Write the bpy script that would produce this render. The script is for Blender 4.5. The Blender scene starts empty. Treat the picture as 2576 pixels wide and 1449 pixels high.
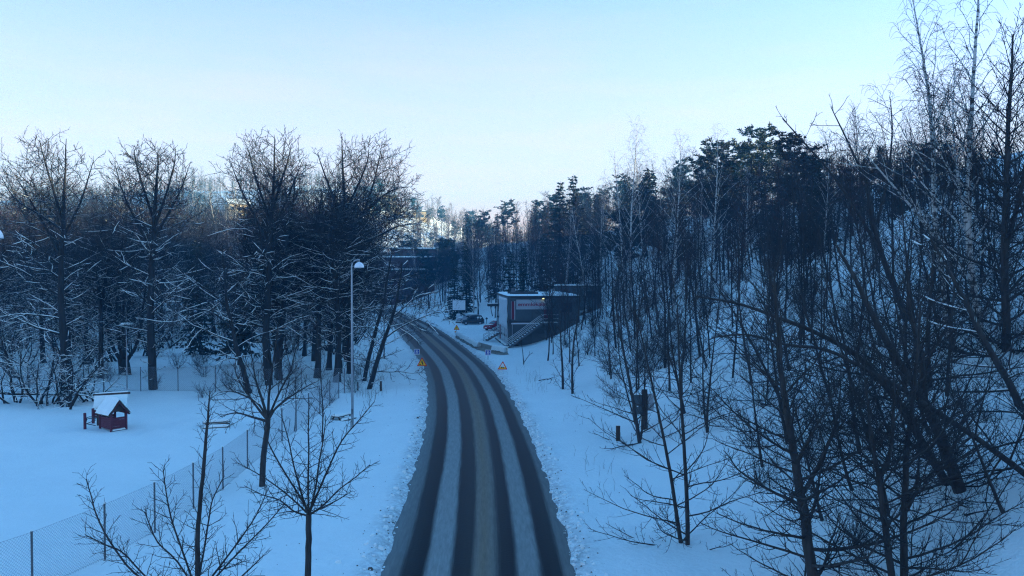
import bpy, math, random
import numpy as np
from mathutils import Vector, Quaternion, Matrix, noise

scene = bpy.context.scene
R = math.radians
# ------------------------------------------------------------------ camera
CAM_H = 10.0
FOC = 2102.0                      # focal length for a picture 2576 wide
cam_d = bpy.data.cameras.new("camera"); cam = bpy.data.objects.new("camera", cam_d)
scene.collection.objects.link(cam)
cam.location = (0, 0, CAM_H)
PITCH = math.atan((724.5 - 672) / FOC)
cam.rotation_euler = (math.pi / 2 - PITCH, 0, 0)
cam_d.sensor_width = 36.0
cam_d.lens = 36.0 * FOC / 2576.0
cam_d.clip_start = 0.2; cam_d.clip_end = 4000
scene.camera = cam

# ------------------------------------------------------------------ world, sun, exposure
SUN_EL, SUN_AZ = 8.0, 80.0       # azimuth clockwise from straight ahead (+y)
VEIL = (2.55, 1.33, 1.15)       # radiance of the veil before the background strength
world = bpy.data.worlds.new("World"); scene.world = world; world.use_nodes = True
nt = world.node_tree; nt.nodes.clear()
n_out = nt.nodes.new("ShaderNodeOutputWorld"); n_bg = nt.nodes.new("ShaderNodeBackground")
n_sky = nt.nodes.new("ShaderNodeTexSky")
n_sky.sky_type = 'NISHITA'; n_sky.sun_disc = False
n_sky.sun_elevation = R(SUN_EL); n_sky.sun_rotation = R(SUN_AZ)
n_sky.altitude = 0; n_sky.air_density = 1.0; n_sky.dust_density = 1.2; n_sky.ozone_density = 5.2
# thin cirrus veil, thickening towards the horizon all round
w_tc = nt.nodes.new("ShaderNodeTexCoord"); w_sx = nt.nodes.new("ShaderNodeSeparateXYZ"); nt.links.new(w_tc.outputs['Generated'], w_sx.inputs[0])
w_mp = nt.nodes.new("ShaderNodeMapping"); w_mp.inputs['Scale'].default_value = (2.2, 2.2, 16); nt.links.new(w_tc.outputs['Generated'], w_mp.inputs[0])
w_no = nt.nodes.new("ShaderNodeTexNoise"); w_no.inputs['Scale'].default_value = 1.6; w_no.inputs['Detail'].default_value = 7; w_no.inputs['Roughness'].default_value = .6; nt.links.new(w_mp.outputs[0], w_no.inputs['Vector'])
w_r1 = nt.nodes.new("ShaderNodeMapRange"); w_r1.inputs['From Min'].default_value = .43; w_r1.inputs['From Max'].default_value = -.02; w_r1.inputs['To Min'].default_value = .03; w_r1.inputs['To Max'].default_value = .84; nt.links.new(w_sx.outputs[2], w_r1.inputs[0])
w_r2 = nt.nodes.new("ShaderNodeMapRange"); w_r2.inputs['From Min'].default_value = .45; w_r2.inputs['From Max'].default_value = .75; w_r2.inputs['To Min'].default_value = .93; w_r2.inputs['To Max'].default_value = 1.10; nt.links.new(w_no.outputs[0], w_r2.inputs[0])
w_m = nt.nodes.new("ShaderNodeMath"); w_m.operation = 'MULTIPLY'; w_m.use_clamp = True; nt.links.new(w_r1.outputs[0], w_m.inputs[0]); nt.links.new(w_r2.outputs[0], w_m.inputs[1])
w_mx = nt.nodes.new("ShaderNodeMix"); w_mx.data_type = 'RGBA'; nt.links.new(w_m.outputs[0], w_mx.inputs[0]); nt.links.new(n_sky.outputs[0], w_mx.inputs[6]); w_mx.inputs[7].default_value = (*VEIL, 1)
nt.links.new(w_mx.outputs[2], n_bg.inputs[0]); nt.links.new(n_bg.outputs[0], n_out.inputs[0])
n_bg.inputs[1].default_value = 0.15
sun_d = bpy.data.lights.new("sun", 'SUN'); sun = bpy.data.objects.new("sun", sun_d)
scene.collection.objects.link(sun)
sun_d.energy = 5.0; sun_d.angle = R(0.5); sun_d.color = (1.0, 0.76, 0.48)
sdir = Vector((math.sin(R(SUN_AZ)) * math.cos(R(SUN_EL)), math.cos(R(SUN_AZ)) * math.cos(R(SUN_EL)), math.sin(R(SUN_EL))))
sun.rotation_euler = sdir.to_track_quat('Z', 'Y').to_euler()
sun.location = (200, -100, 120)
vs = scene.view_settings
scene.display_settings.display_device = 'sRGB'
vs.view_transform = 'Standard'; vs.look = 'None'; vs.gamma = 1.0; vs.use_curve_mapping = False
vs.exposure = 2.18
# camera white balance of a cold, shade-heavy exposure
vs.use_white_balance = True; vs.white_balance_temperature = 5950; vs.white_balance_tint = -8
scene.render.engine = 'CYCLES'
scene.cycles.max_bounces = 5; scene.cycles.diffuse_bounces = 3; scene.cycles.glossy_bounces = 2
scene.cycles.transmission_bounces = 3; scene.cycles.transparent_max_bounces = 4; scene.cycles.volume_bounces = 0
scene.cycles.use_denoising = True; scene.cycles.denoising_input_passes = 'RGB_ALBEDO_NORMAL'; scene.cycles.denoising_prefilter = 'NONE'; scene.cycles.pixel_filter_type = 'BLACKMAN_HARRIS'; scene.cycles.filter_width = 1.2
scene.cycles.caustics_reflective = False; scene.cycles.caustics_refractive = False

# ------------------------------------------------------------------ materials
def mat(name, col, rough=0.8, metal=0.0, nz=0.0, scale=6.0, bump=0.0, bscale=20.0, col2=None, snow=None, stretch=None, spec=0.3):
    """Principled; base mottled between col and col2 by noise, optional snow lying on up-facing faces."""
    m = bpy.data.materials.new(name); m.use_nodes = True
    t = m.node_tree; N = t.nodes; L = t.links; p = N['Principled BSDF']
    p.inputs['Roughness'].default_value = rough; p.inputs['Metallic'].default_value = metal
    p.inputs['Specular IOR Level'].default_value = spec
    tc = N.new('ShaderNodeTexCoord'); vec = tc.outputs['Object']
    if stretch:
        mp = N.new('ShaderNodeMapping'); mp.inputs['Scale'].default_value = stretch
        L.new(vec, mp.inputs[0]); vec = mp.outputs[0]
    c2 = col2 if col2 else tuple(max(0, c * (1 - nz)) for c in col)
    no = N.new('ShaderNodeTexNoise'); no.inputs['Scale'].default_value = scale; no.inputs['Detail'].default_value = 5
    L.new(vec, no.inputs['Vector'])
    rp = N.new('ShaderNodeValToRGB'); rp.color_ramp.elements[0].position = 0.35; rp.color_ramp.elements[1].position = 0.65
    rp.color_ramp.elements[0].color = (*c2, 1); rp.color_ramp.elements[1].color = (*col, 1)
    L.new(no.outputs[0], rp.inputs[0]); cout = rp.outputs[0]
    if snow:
        lo, hi, amt = snow
        g = N.new('ShaderNodeNewGeometry'); sx = N.new('ShaderNodeSeparateXYZ'); L.new(g.outputs['Normal'], sx.inputs[0])
        n2 = N.new('ShaderNodeTexNoise'); n2.inputs['Scale'].default_value = 1.3; n2.inputs['Detail'].default_value = 4
        L.new(g.outputs['Position'], n2.inputs['Vector'])
        ad = N.new('ShaderNodeMath'); ad.operation = 'MULTIPLY_ADD'; ad.inputs[1].default_value = amt; 
        L.new(n2.outputs[0], ad.inputs[0]); L.new(sx.outputs[2], ad.inputs[2])
        mr = N.new('ShaderNodeMapRange'); mr.interpolation_type = 'SMOOTHSTEP'
        mr.inputs['From Min'].default_value = lo + amt * .5; mr.inputs['From Max'].default_value = hi + amt * .5
        L.new(ad.outputs[0], mr.inputs[0])
        mx = N.new('ShaderNodeMix'); mx.data_type = 'RGBA'
        L.new(mr.outputs[0], mx.inputs[0]); L.new(cout, mx.inputs[6]); mx.inputs[7].default_value = (*SNOW, 1)
        cout = mx.outputs[2]
    L.new(cout, p.inputs['Base Color'])
    if bump:
        b = N.new('ShaderNodeBump'); b.inputs['Strength'].default_value = bump; b.inputs['Distance'].default_value = 0.02
        n3 = N.new('ShaderNodeTexNoise'); n3.inputs['Scale'].default_value = bscale; n3.inputs['Detail'].default_value = 6
        L.new(vec, n3.inputs['Vector']); L.new(n3.outputs[0], b.inputs['Height']); L.new(b.outputs[0], p.inputs['Normal'])
    return m

SNOW = (0.83, 0.87, 0.82)
M = {}
M['bark'] = mat('bark_dark', (0.032, 0.031, 0.031), .9, nz=.5, scale=3, bump=.6, bscale=9, stretch=(3, 3, .5), snow=(.72, .95, .6))
M['bark_bare'] = mat('bark_bare', (0.055, 0.05, 0.047), .9, nz=.45, scale=3, bump=.5, bscale=9, stretch=(3, 3, .5))
M['twig'] = mat('twig_dark', (0.034, 0.032, 0.034), .9, nz=.4, scale=.6)
M['twig_snowy'] = mat('twig_snowy', (0.034, 0.032, 0.034), .9, nz=.4, scale=.6, snow=(.80, 1.0, .8))
M['twig_red'] = mat('twig_reddish', (0.07, 0.036, 0.036), .9, nz=.35, scale=.5)
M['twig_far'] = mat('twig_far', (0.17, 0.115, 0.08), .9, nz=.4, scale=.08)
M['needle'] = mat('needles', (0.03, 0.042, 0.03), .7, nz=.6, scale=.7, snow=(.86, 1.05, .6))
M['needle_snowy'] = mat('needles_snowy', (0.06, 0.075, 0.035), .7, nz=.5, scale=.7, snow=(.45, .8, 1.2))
M['snow'] = mat('snow_cap', SNOW, .7, nz=.05, scale=3, bump=.25, bscale=12)
M['red_wood'] = mat('red_painted_wood', (0.12, 0.026, 0.042), .7, nz=.35, scale=5, bump=.3, bscale=30, stretch=(1, 1, 4))
M['dark_wood'] = mat('dark_wood', (0.07, 0.05, 0.04), .8, nz=.4, scale=5, bump=.3)
M['grey_wood'] = mat('grey_wood', (0.16, 0.14, 0.12), .8, nz=.4, scale=5, bump=.4)
M['galv'] = mat('galvanised_steel', (0.36, 0.38, 0.40), .5, .4, nz=.2, scale=4)
M['galv_dark'] = mat('dull_steel', (0.14, 0.15, 0.16), .55, .3, nz=.3, scale=4)
M['wire'] = mat('fence_wire', (0.34, 0.36, 0.38), .5, .3)
M['white_plastic'] = mat('white_lamp_bowl', (0.75, 0.76, 0.78), .4)
M['concrete'] = mat('concrete', (0.30, 0.31, 0.27), .9, nz=.25, scale=3, bump=.4)
M['facade'] = mat('dark_cladding', (0.085, 0.105, 0.115), .6, nz=.25, scale=.5)
M['facade_grey'] = mat('grey_cladding', (0.36, 0.37, 0.38), .6, nz=.15, scale=.5)
M['banner'] = mat('white_banner', (0.74, 0.75, 0.76), .6, nz=.08, scale=.5, bump=.5, bscale=.6)
M['glass'] = mat('window_glass', (0.03, 0.04, 0.05), .08, spec=.6)
M['trim_white'] = mat('white_trim', (0.62, 0.63, 0.63), .5)
M['trim_red'] = mat('dark_red_trim', (0.16, 0.012, 0.03), .5)
M['steel_black'] = mat('dark_steel', (0.05, 0.055, 0.06), .5, .2)
M['car_black'] = mat('black_car_paint', (0.012, 0.013, 0.016), .25, spec=.5)
M['car_red'] = mat('red_car_paint', (0.22, 0.02, 0.035), .3, spec=.5)
M['car_white'] = mat('silver_car_paint', (0.35, 0.36, 0.38), .3, spec=.5)
M['rubber'] = mat('tyre_rubber', (0.015, 0.015, 0.016), .8)
M['sign_blue'] = mat('sign_blue', (0.008, 0.05, 0.42), .35)
M['sign_white'] = mat('sign_white', (0.85, 0.86, 0.86), .35)
M['sign_yellow'] = mat('sign_yellow', (1.0, 0.58, 0.005), .4)
M['sign_red'] = mat('sign_red', (0.72, 0.012, 0.015), .35)
M['sign_black'] = mat('sign_black', (0.012, 0.012, 0.012), .4)
M['sign_orange'] = mat('sign_orange_board', (0.70, 0.24, 0.03), .5)
M['letter_red'] = mat('red_lettering', (0.28, 0.02, 0.05), .5)
M['brick'] = mat('dark_red_brick', (0.09, 0.045, 0.042), .9, nz=.3, scale=.6)
M['plaster_yellow'] = mat('yellow_plaster', (0.68, 0.50, 0.24), .9, nz=.1, scale=.3)
M['plaster_white'] = mat('pale_plaster', (0.45, 0.46, 0.47), .9, nz=.1, scale=.3)
M['dirt'] = mat('dirt_specks', (0.10, 0.085, 0.07), .9)
M['grass_dry'] = mat('dry_grass', (0.12, 0.10, 0.06), .9)

def birch_mat():
    m = mat('birch_bark', (0.55, 0.54, 0.50), .7, scale=2.2, col2=(0.05, 0.045, 0.04), stretch=(1.2, 1.2, 3.0), snow=(.7, .95, .6))
    rp = [n for n in m.node_tree.nodes if n.type == 'VALTORGB'][0]
    rp.color_ramp.elements[0].position = .40; rp.color_ramp.elements[1].position = .50
    return m
M['birch'] = birch_mat()

# ------------------------------------------------------------------ object helpers
def link(o): scene.collection.objects.link(o); return o
def tag(o, label=None, cat=None, group=None, kind=None):
    if label: o['label'] = label
    if cat: o['category'] = cat
    if group: o['group'] = group
    if kind: o['kind'] = kind
    return o
def empty(name, loc, label, cat, group=None, rotz=0.0):
    o = bpy.data.objects.new(name, None); link(o); o.location = loc; o.rotation_euler = (0, 0, rotz); o.empty_display_size = .3
    return tag(o, label, cat, group)

class MB:
    def __init__(s): s.v = []; s.f = []; s.mi = []
    def add(s, vs_, fs, mi=0):
        b = len(s.v); s.v += [tuple(v) for v in vs_]; s.f += [tuple(b + i for i in f) for f in fs]; s.mi += [mi] * len(fs); return s
    def box(s, c, size, rz=0.0, mi=0, top=1.0):
        hx, hy, hz = size[0] / 2, size[1] / 2, size[2] / 2; cs, sn = math.cos(rz), math.sin(rz); vs_ = []
        for z in (-hz, hz):
            k = top if z > 0 else 1.0
            for x, y in ((-hx, -hy), (hx, -hy), (hx, hy), (-hx, hy)):
                x *= k; y *= k
                vs_.append((c[0] + x * cs - y * sn, c[1] + x * sn + y * cs, c[2] + z))
        return s.add(vs_, [(3, 2, 1, 0), (4, 5, 6, 7), (0, 1, 5, 4), (1, 2, 6, 5), (2, 3, 7, 6), (3, 0, 4, 7)], mi)
    def beam(s, p0, p1, w, h, mi=0, up=(0, 0, 1)):
        p0 = Vector(p0); p1 = Vector(p1); t = (p1 - p0).normalized(); u = Vector(up)
        if abs(t.dot(u)) > .98: u = Vector((1, 0, 0))
        a = t.cross(u).normalized() * (w / 2); b = a.cross(t).normalized() * (h / 2); vs_ = []
        for p in (p0, p1): vs_ += [p - a - b, p + a - b, p + a + b, p - a + b]
        return s.add(vs_, [(3, 2, 1, 0), (4, 5, 6, 7), (0, 1, 5, 4), (1, 2, 6, 5), (2, 3, 7, 6), (3, 0, 4, 7)], mi)
    def tube(s, pts, rad, n=8, mi=0, cap=True):
        pts = [Vector(p) for p in pts]; b0 = len(s.v); vs_ = []; fs = []
        if not isinstance(rad, (list, tuple)): rad = [rad] * len(pts)
        for i, p in enumerate(pts):
            t = (pts[min(i + 1, len(pts) - 1)] - pts[max(i - 1, 0)]).normalized()
            u = Vector((0, 0, 1)) if abs(t.z) < .9 else Vector((1, 0, 0))
            a = t.cross(u).normalized(); b = a.cross(t).normalized()
            for k in range(n):
                an = 2 * math.pi * k / n; vs_.append(p + (a * math.cos(an) + b * math.sin(an)) * rad[i])
        for i in range(len(pts) - 1):
            for k in range(n):
                k2 = (k + 1) % n; fs.append((i * n + k, i * n + k2, (i + 1) * n + k2, (i + 1) * n + k))
        if cap: fs.append(tuple(range(n - 1, -1, -1))); fs.append(tuple(range((len(pts) - 1) * n, len(pts) * n)))
        return s.add(vs_, fs, mi)
    def prism(s, poly, p, ax, ay, az, d, mi=0):
        """outline poly (2-D) in the plane (ax, ay) at p, thickness d along az"""
        p = Vector(p); ax = Vector(ax); ay = Vector(ay); az = Vector(az); n = len(poly)
        vs_ = [p + ax * x + ay * y for x, y in poly] + [p + ax * x + ay * y + az * d for x, y in poly]
        fs = [tuple(range(n - 1, -1, -1)), tuple(range(n, 2 * n))] + [(i, (i + 1) % n, (i + 1) % n + n, i + n) for i in range(n)]
        return s.add(vs_, fs, mi)
    def mesh(s, name, mats, smooth=False):
        me = bpy.data.meshes.new(name); me.from_pydata(s.v, [], s.f)
        for m in (mats if isinstance(mats, (list, tuple)) else [mats]): me.materials.append(M[m] if isinstance(m, str) else m)
        if any(s.mi): me.polygons.foreach_set('material_index', s.mi)
        if smooth: me.polygons.foreach_set('use_smooth', [True] * len(s.f))
        me.validate(); me.update(); return me
    def build(s, name, mats, parent=None, smooth=False, bevel=0.0):
        o = bpy.data.objects.new(name, s.mesh(name, mats, smooth)); link(o)
        if parent: o.parent = parent
        if bevel:
            b = o.modifiers.new('bevel', 'BEVEL'); b.width = bevel; b.segments = 2; b.limit_method = 'ANGLE'
        return o
def piece(name, me, parent, loc=(0, 0, 0), rot=(0, 0, 0), scale=(1, 1, 1)):
    o = bpy.data.objects.new(name, me); link(o); o.parent = parent; o.location = loc; o.rotation_euler = rot; o.scale = scale; return o

# ------------------------------------------------------------------ terrain
EL = [(-80, -4.0), (0, -4.0), (27, -4.0), (32.8, -4.3), (40.9, -4.63), (48.2, -4.95), (57, -5.6), (65, -6.35), (78.6, -7.95), (91, -9.95), (105.5, -12.9), (120, -15.8), (136.8, -19.0), (155, -23), (172, -27), (200, -36), (240, -54), (300, -90), (420, -170)]
ER = [(-80, 2.1), (0, 2.1), (29.8, 1.88), (36.7, 1.58), (45.8, 1.17), (54.5, .57), (66, -.3), (80, -1.85), (94.7, -4.35), (107, -6.6), (119, -8.8), (136, -12.3), (145, -14.2), (166, -19.5), (200, -29), (240, -47), (300, -83), (420, -163)]
def smooth_curve(P):
    y = np.arange(-80, 421, 1.0); x = np.interp(y, [p[0] for p in P], [p[1] for p in P])
    for _ in range(3):
        k = np.ones(9) / 9; x = np.convolve(np.pad(x, 4, mode='edge'), k, 'valid')
    return y, x
_yl, _xl = smooth_curve(EL); _yr, _xr = smooth_curve(ER)
def road_l(y): return np.interp(y, _yl, _xl)
def road_r(y): return np.interp(y, _yr, _xr)
def sstep(a, b, x):
    t = np.clip((x - a) / (b - a), 0, 1); return t * t * (3 - 2 * t)
def wav(x, y, s, seed=0.0):
    """cheap smooth noise from sines"""
    x = x * s + seed * 1.7; y = y * s - seed * 2.3
    return (np.sin(x * 1.1 + 1.3 * np.sin(y * .9)) + np.sin(y * 1.3 + 1.7 * np.sin(x * .7 + 1)) + .6 * np.sin((x + y) * 1.9 + np.sin(x * 2.1)) + .5 * np.sin((x * 1.4 - y) * 2.6 + 2)) / 3.1
XT = ([-150, 0, 30, 48, 66, 83, 95, 104, 120, 135, 150, 170, 200, 240, 300], [9.5, 9.0, 8.6, 7.5, 5.6, 3.9, 2.6, 2.2, 2.5, -1.5, -6, -12.5, -21, -38, -75])
ZM = ([-200, 80, 120, 150, 200, 260, 320], [38, 34, 28, 24, 21, 17, 1.0])
def zbase(x, y):
    x = np.asarray(x, float); y = np.asarray(y, float)
    s = .40 * (x - np.interp(y, XT[0], XT[1]))
    w = .55; sp = np.where(s > 8, s, w * np.log1p(np.exp(np.clip(s, -30, 8 * 1.0) / w)))
    sp = np.where(s > 8, s, sp)
    zm = np.interp(y, ZM[0], ZM[1])
    hill = zm * np.tanh(sp / np.maximum(zm, .1) * 1.0) if False else sp - np.where(sp > zm * .7, (sp - zm * .7) - zm * .3 * np.tanh((sp - zm * .7) / (zm * .3)), 0)
    hill = hill * (1 + .10 * wav(x, y, .09, 3) * sstep(2, 8, hill)) + 1.8 * np.exp(-(((x - 33) / 9) ** 2 + ((y - 74) / 9) ** 2))
    hill = hill + 1.2 * np.exp(-(((x - 8) / 3.6) ** 2 + ((y - 97) / 4.5) ** 2))
    left = 10 * sstep(120, 300, y) * sstep(-30, -75, x - np.interp(y, _yl, _xl) + 10)
    far = (50 + 4 * wav(x, y, .012, 5) + 5 * wav(x, y, .035, 7) + 2.2 * wav(x, y, .08, 9)) * sstep(275, 440, y + .25 * np.abs(x + 40) * 0) * (1 - .75 * sstep(-110, 45, x))
    far = far * (1 - .25 * sstep(-150, -330, x))
    return np.maximum(hill, 0) + left + np.maximum(far - left * sstep(275, 440, y), 0)
def zf(x, y):
    x = np.asarray(x, float); y = np.asarray(y, float)
    z = zbase(x, y)
    e = np.maximum(road_l(y) - x, x - road_r(y))
    near = sstep(260, 140, y)
    en = e + .09 * wav(x, y, .8, 1) + .06 * wav(x, y, 2.6, 2)
    bank = .17 * sstep(-.12, .75, en) + .15 * np.exp(-((en - .7) / .45) ** 2) * np.clip(.45 + .9 * wav(x, y, 1.3, 4), 0, 2)
    und = (.10 * wav(x, y, .35, 6) + .035 * wav(x, y, 1.3, 8) + .016 * wav(x, y, 3.7, 9)) * sstep(.3, 3, e)
    # trodden path along the left verge
    pe = (road_l(y) - x) - 4.2 - .5 * np.sin(y * .12)
    path = -.10 * np.exp(-(pe / 1.3) ** 4) * sstep(10, 30, y) * sstep(150, 100, y)
    trod = .022 * wav(x, y, 5.9, 11) * np.exp(-(pe / 1.6) ** 4)
    z2 = z + np.where(e < -.5, -.08, -.08 + bank) + (und + path + trod) * near * sstep(-.2, .6, e)
    return z2
def ground(x, y): return float(zf(x, y))
def W(u, v, d):
    """point seen at (u, v) in a 2576-wide picture at distance d"""
    return Vector(((u - 1288) / FOC * d, d, CAM_H - (v - 672) / FOC * d))
def gp(u, v):
    d = 12.0; prev = d
    for i in range(4000):
        p = W(u, v, d)
        if p.z <= ground(p.x, p.y): break
        d *= 1.004
    return Vector((p.x, p.y, ground(p.x, p.y)))

def terrain():
    xs = np.concatenate([-36 - np.geomspace(1.1, 700, 60)[::-1], np.arange(-36, 14, .38), np.arange(14, 60, .9), 60 + np.geomspace(1.2, 700, 40)])
    ys = np.concatenate([12 - np.geomspace(.8, 260, 24)[::-1], np.arange(12, 72, .38), np.arange(72, 190, .8), 190 + np.geomspace(1.2, 540, 90)])
    X, Y = np.meshgrid(xs, ys); Z = zf(X, Y)
    nx, ny = len(xs), len(ys)
    co = np.stack([X, Y, Z], -1).reshape(-1, 3)
    i = np.arange(nx * ny).reshape(ny, nx)
    q = np.stack([i[:-1, :-1], i[:-1, 1:], i[1:, 1:], i[1:, :-1]], -1).reshape(-1, 4)
    return quad_mesh('snow_ground', co, q)
def quad_mesh(name, co, q, mats=(), mi=None):
    me = bpy.data.meshes.new(name)
    me.vertices.add(len(co)); me.vertices.foreach_set('co', np.ascontiguousarray(co, np.float32).ravel())
    k = q.shape[1]
    me.loops.add(q.size); me.loops.foreach_set('vertex_index', np.ascontiguousarray(q, np.int32).ravel())
    me.polygons.add(len(q)); me.polygons.foreach_set('loop_start', np.arange(0, q.size, k, dtype=np.int32))
    me.polygons.foreach_set('use_smooth', np.ones(len(q), bool))
    for m in mats: me.materials.append(M[m] if isinstance(m, str) else m)
    if mi is not None: me.polygons.foreach_set('material_index', np.ascontiguousarray(mi, np.int32))
    me.update(calc_edges=True); return me

def snow_ground_mat():
    m = bpy.data.materials.new('snow_ground'); m.use_nodes = True
    t = m.node_tree; N = t.nodes; L = t.links; p = N['Principled BSDF']
    p.inputs['Roughness'].default_value = .75; p.inputs['Specular IOR Level'].default_value = .2
    g = N.new('ShaderNodeNewGeometry')
    n1 = N.new('ShaderNodeTexNoise'); n1.inputs['Scale'].default_value = .35; n1.inputs['Detail'].default_value = 8; n1.inputs['Roughness'].default_value = .65
    L.new(g.outputs['Position'], n1.inputs['Vector'])
    rp = N.new('ShaderNodeValToRGB'); rp.color_ramp.elements[0].position = .3; rp.color_ramp.elements[1].position = .62
    rp.color_ramp.elements[0].color = (.79, .83, .785, 1); rp.color_ramp.elements[1].color = (*SNOW, 1)
    L.new(n1.outputs[0], rp.inputs[0])
    # grit thrown up beside the carriageway: stored as a vertex value
    at = N.new('ShaderNodeAttribute'); at.attribute_name = 'grit'
    n2 = N.new('ShaderNodeTexNoise'); n2.inputs['Scale'].default_value = 3.5; n2.inputs['Detail'].default_value = 7; n2.inputs['Roughness'].default_value = .75
    L.new(g.outputs['Position'], n2.inputs['Vector'])
    ml = N.new('ShaderNodeMath'); ml.operation = 'MULTIPLY'; L.new(at.outputs['Fac'], ml.inputs[0])
    mr = N.new('ShaderNodeMapRange'); mr.inputs['From Min'].default_value = .35; mr.inputs['From Max'].default_value = .7; L.new(n2.outputs[0], mr.inputs[0])
    L.new(mr.outputs[0], ml.inputs[1])
    mx = N.new('ShaderNodeMix'); mx.data_type = 'RGBA'; L.new(ml.outputs[0], mx.inputs[0]); L.new(rp.outputs[0], mx.inputs[6]); mx.inputs[7].default_value = (.26, .25, .24, 1)
    L.new(mx.outputs[2], p.inputs['Base Color'])
    n3 = N.new('ShaderNodeTexNoise'); n3.inputs['Scale'].default_value = 4.5; n3.inputs['Detail'].default_value = 9; n3.inputs['Roughness'].default_value = .6
    L.new(g.outputs['Position'], n3.inputs['Vector'])
    pa = N.new('ShaderNodeAttribute'); pa.attribute_name = 'trod'
    vo = N.new('ShaderNodeTexVoronoi'); vo.inputs['Scale'].default_value = 2.3; L.new(g.outputs['Position'], vo.inputs['Vector'])
    vm = N.new('ShaderNodeMapRange'); vm.inputs['From Max'].default_value = .35; L.new(vo.outputs['Distance'], vm.inputs[0])
    vx = N.new('ShaderNodeMath'); vx.operation = 'MULTIPLY'; L.new(vm.outputs[0], vx.inputs[0]); L.new(pa.outputs['Fac'], vx.inputs[1])
    va = N.new('ShaderNodeMath'); va.operation = 'ADD'; L.new(vx.outputs[0], va.inputs[0]); L.new(n3.outputs[0], va.inputs[1])
    b = N.new('ShaderNodeBump'); b.inputs['Strength'].default_value = .75; b.inputs['Distance'].default_value = .09
    L.new(va.outputs[0], b.inputs['Height']); L.new(b.outputs[0], p.inputs['Normal'])
    return m
me = terrain(); me.materials.append(snow_ground_mat())
co = np.empty(len(me.vertices) * 3, np.float32); me.vertices.foreach_get('co', co); co = co.reshape(-1, 3)
e = np.maximum(road_l(co[:, 1]) - co[:, 0], co[:, 0] - road_r(co[:, 1]))
lot = np.exp(-(((co[:, 0] + 8.0 + (co[:, 1] - 128) * .25) / 4.5) ** 2 + ((co[:, 1] - 128) / 12) ** 2)) * .35
grit = np.clip(1.0 * sstep(1.15, .05, e + .25 * wav(co[:, 0], co[:, 1], .8, 5)) + .12 * sstep(2.4, .5, e) + lot, 0, 1)
a = me.attributes.new('grit', 'FLOAT', 'POINT'); a.data.foreach_set('value', grit.astype(np.float32))
lat = road_l(co[:, 1]) - co[:, 0]
trod = np.clip(.75 * np.exp(-((lat - 4.2 - .5 * np.sin(co[:, 1] * .12)) / 1.1) ** 2) * (.5 + .5 * wav(co[:, 0], co[:, 1], .5, 3)) + .9 * np.exp(-((co[:, 0] + 21 + 1.2 * np.sin(co[:, 1] * .3)) / .5) ** 2 - ((co[:, 1] - 52) / 9) ** 2), 0, 1)
a = me.attributes.new('trod', 'FLOAT', 'POINT'); a.data.foreach_set('value', trod.astype(np.float32))
ground_o = bpy.data.objects.new('snow_ground', me); link(ground_o); tag(ground_o, kind='structure', label='snow covered ground, verges and hillside')

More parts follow.
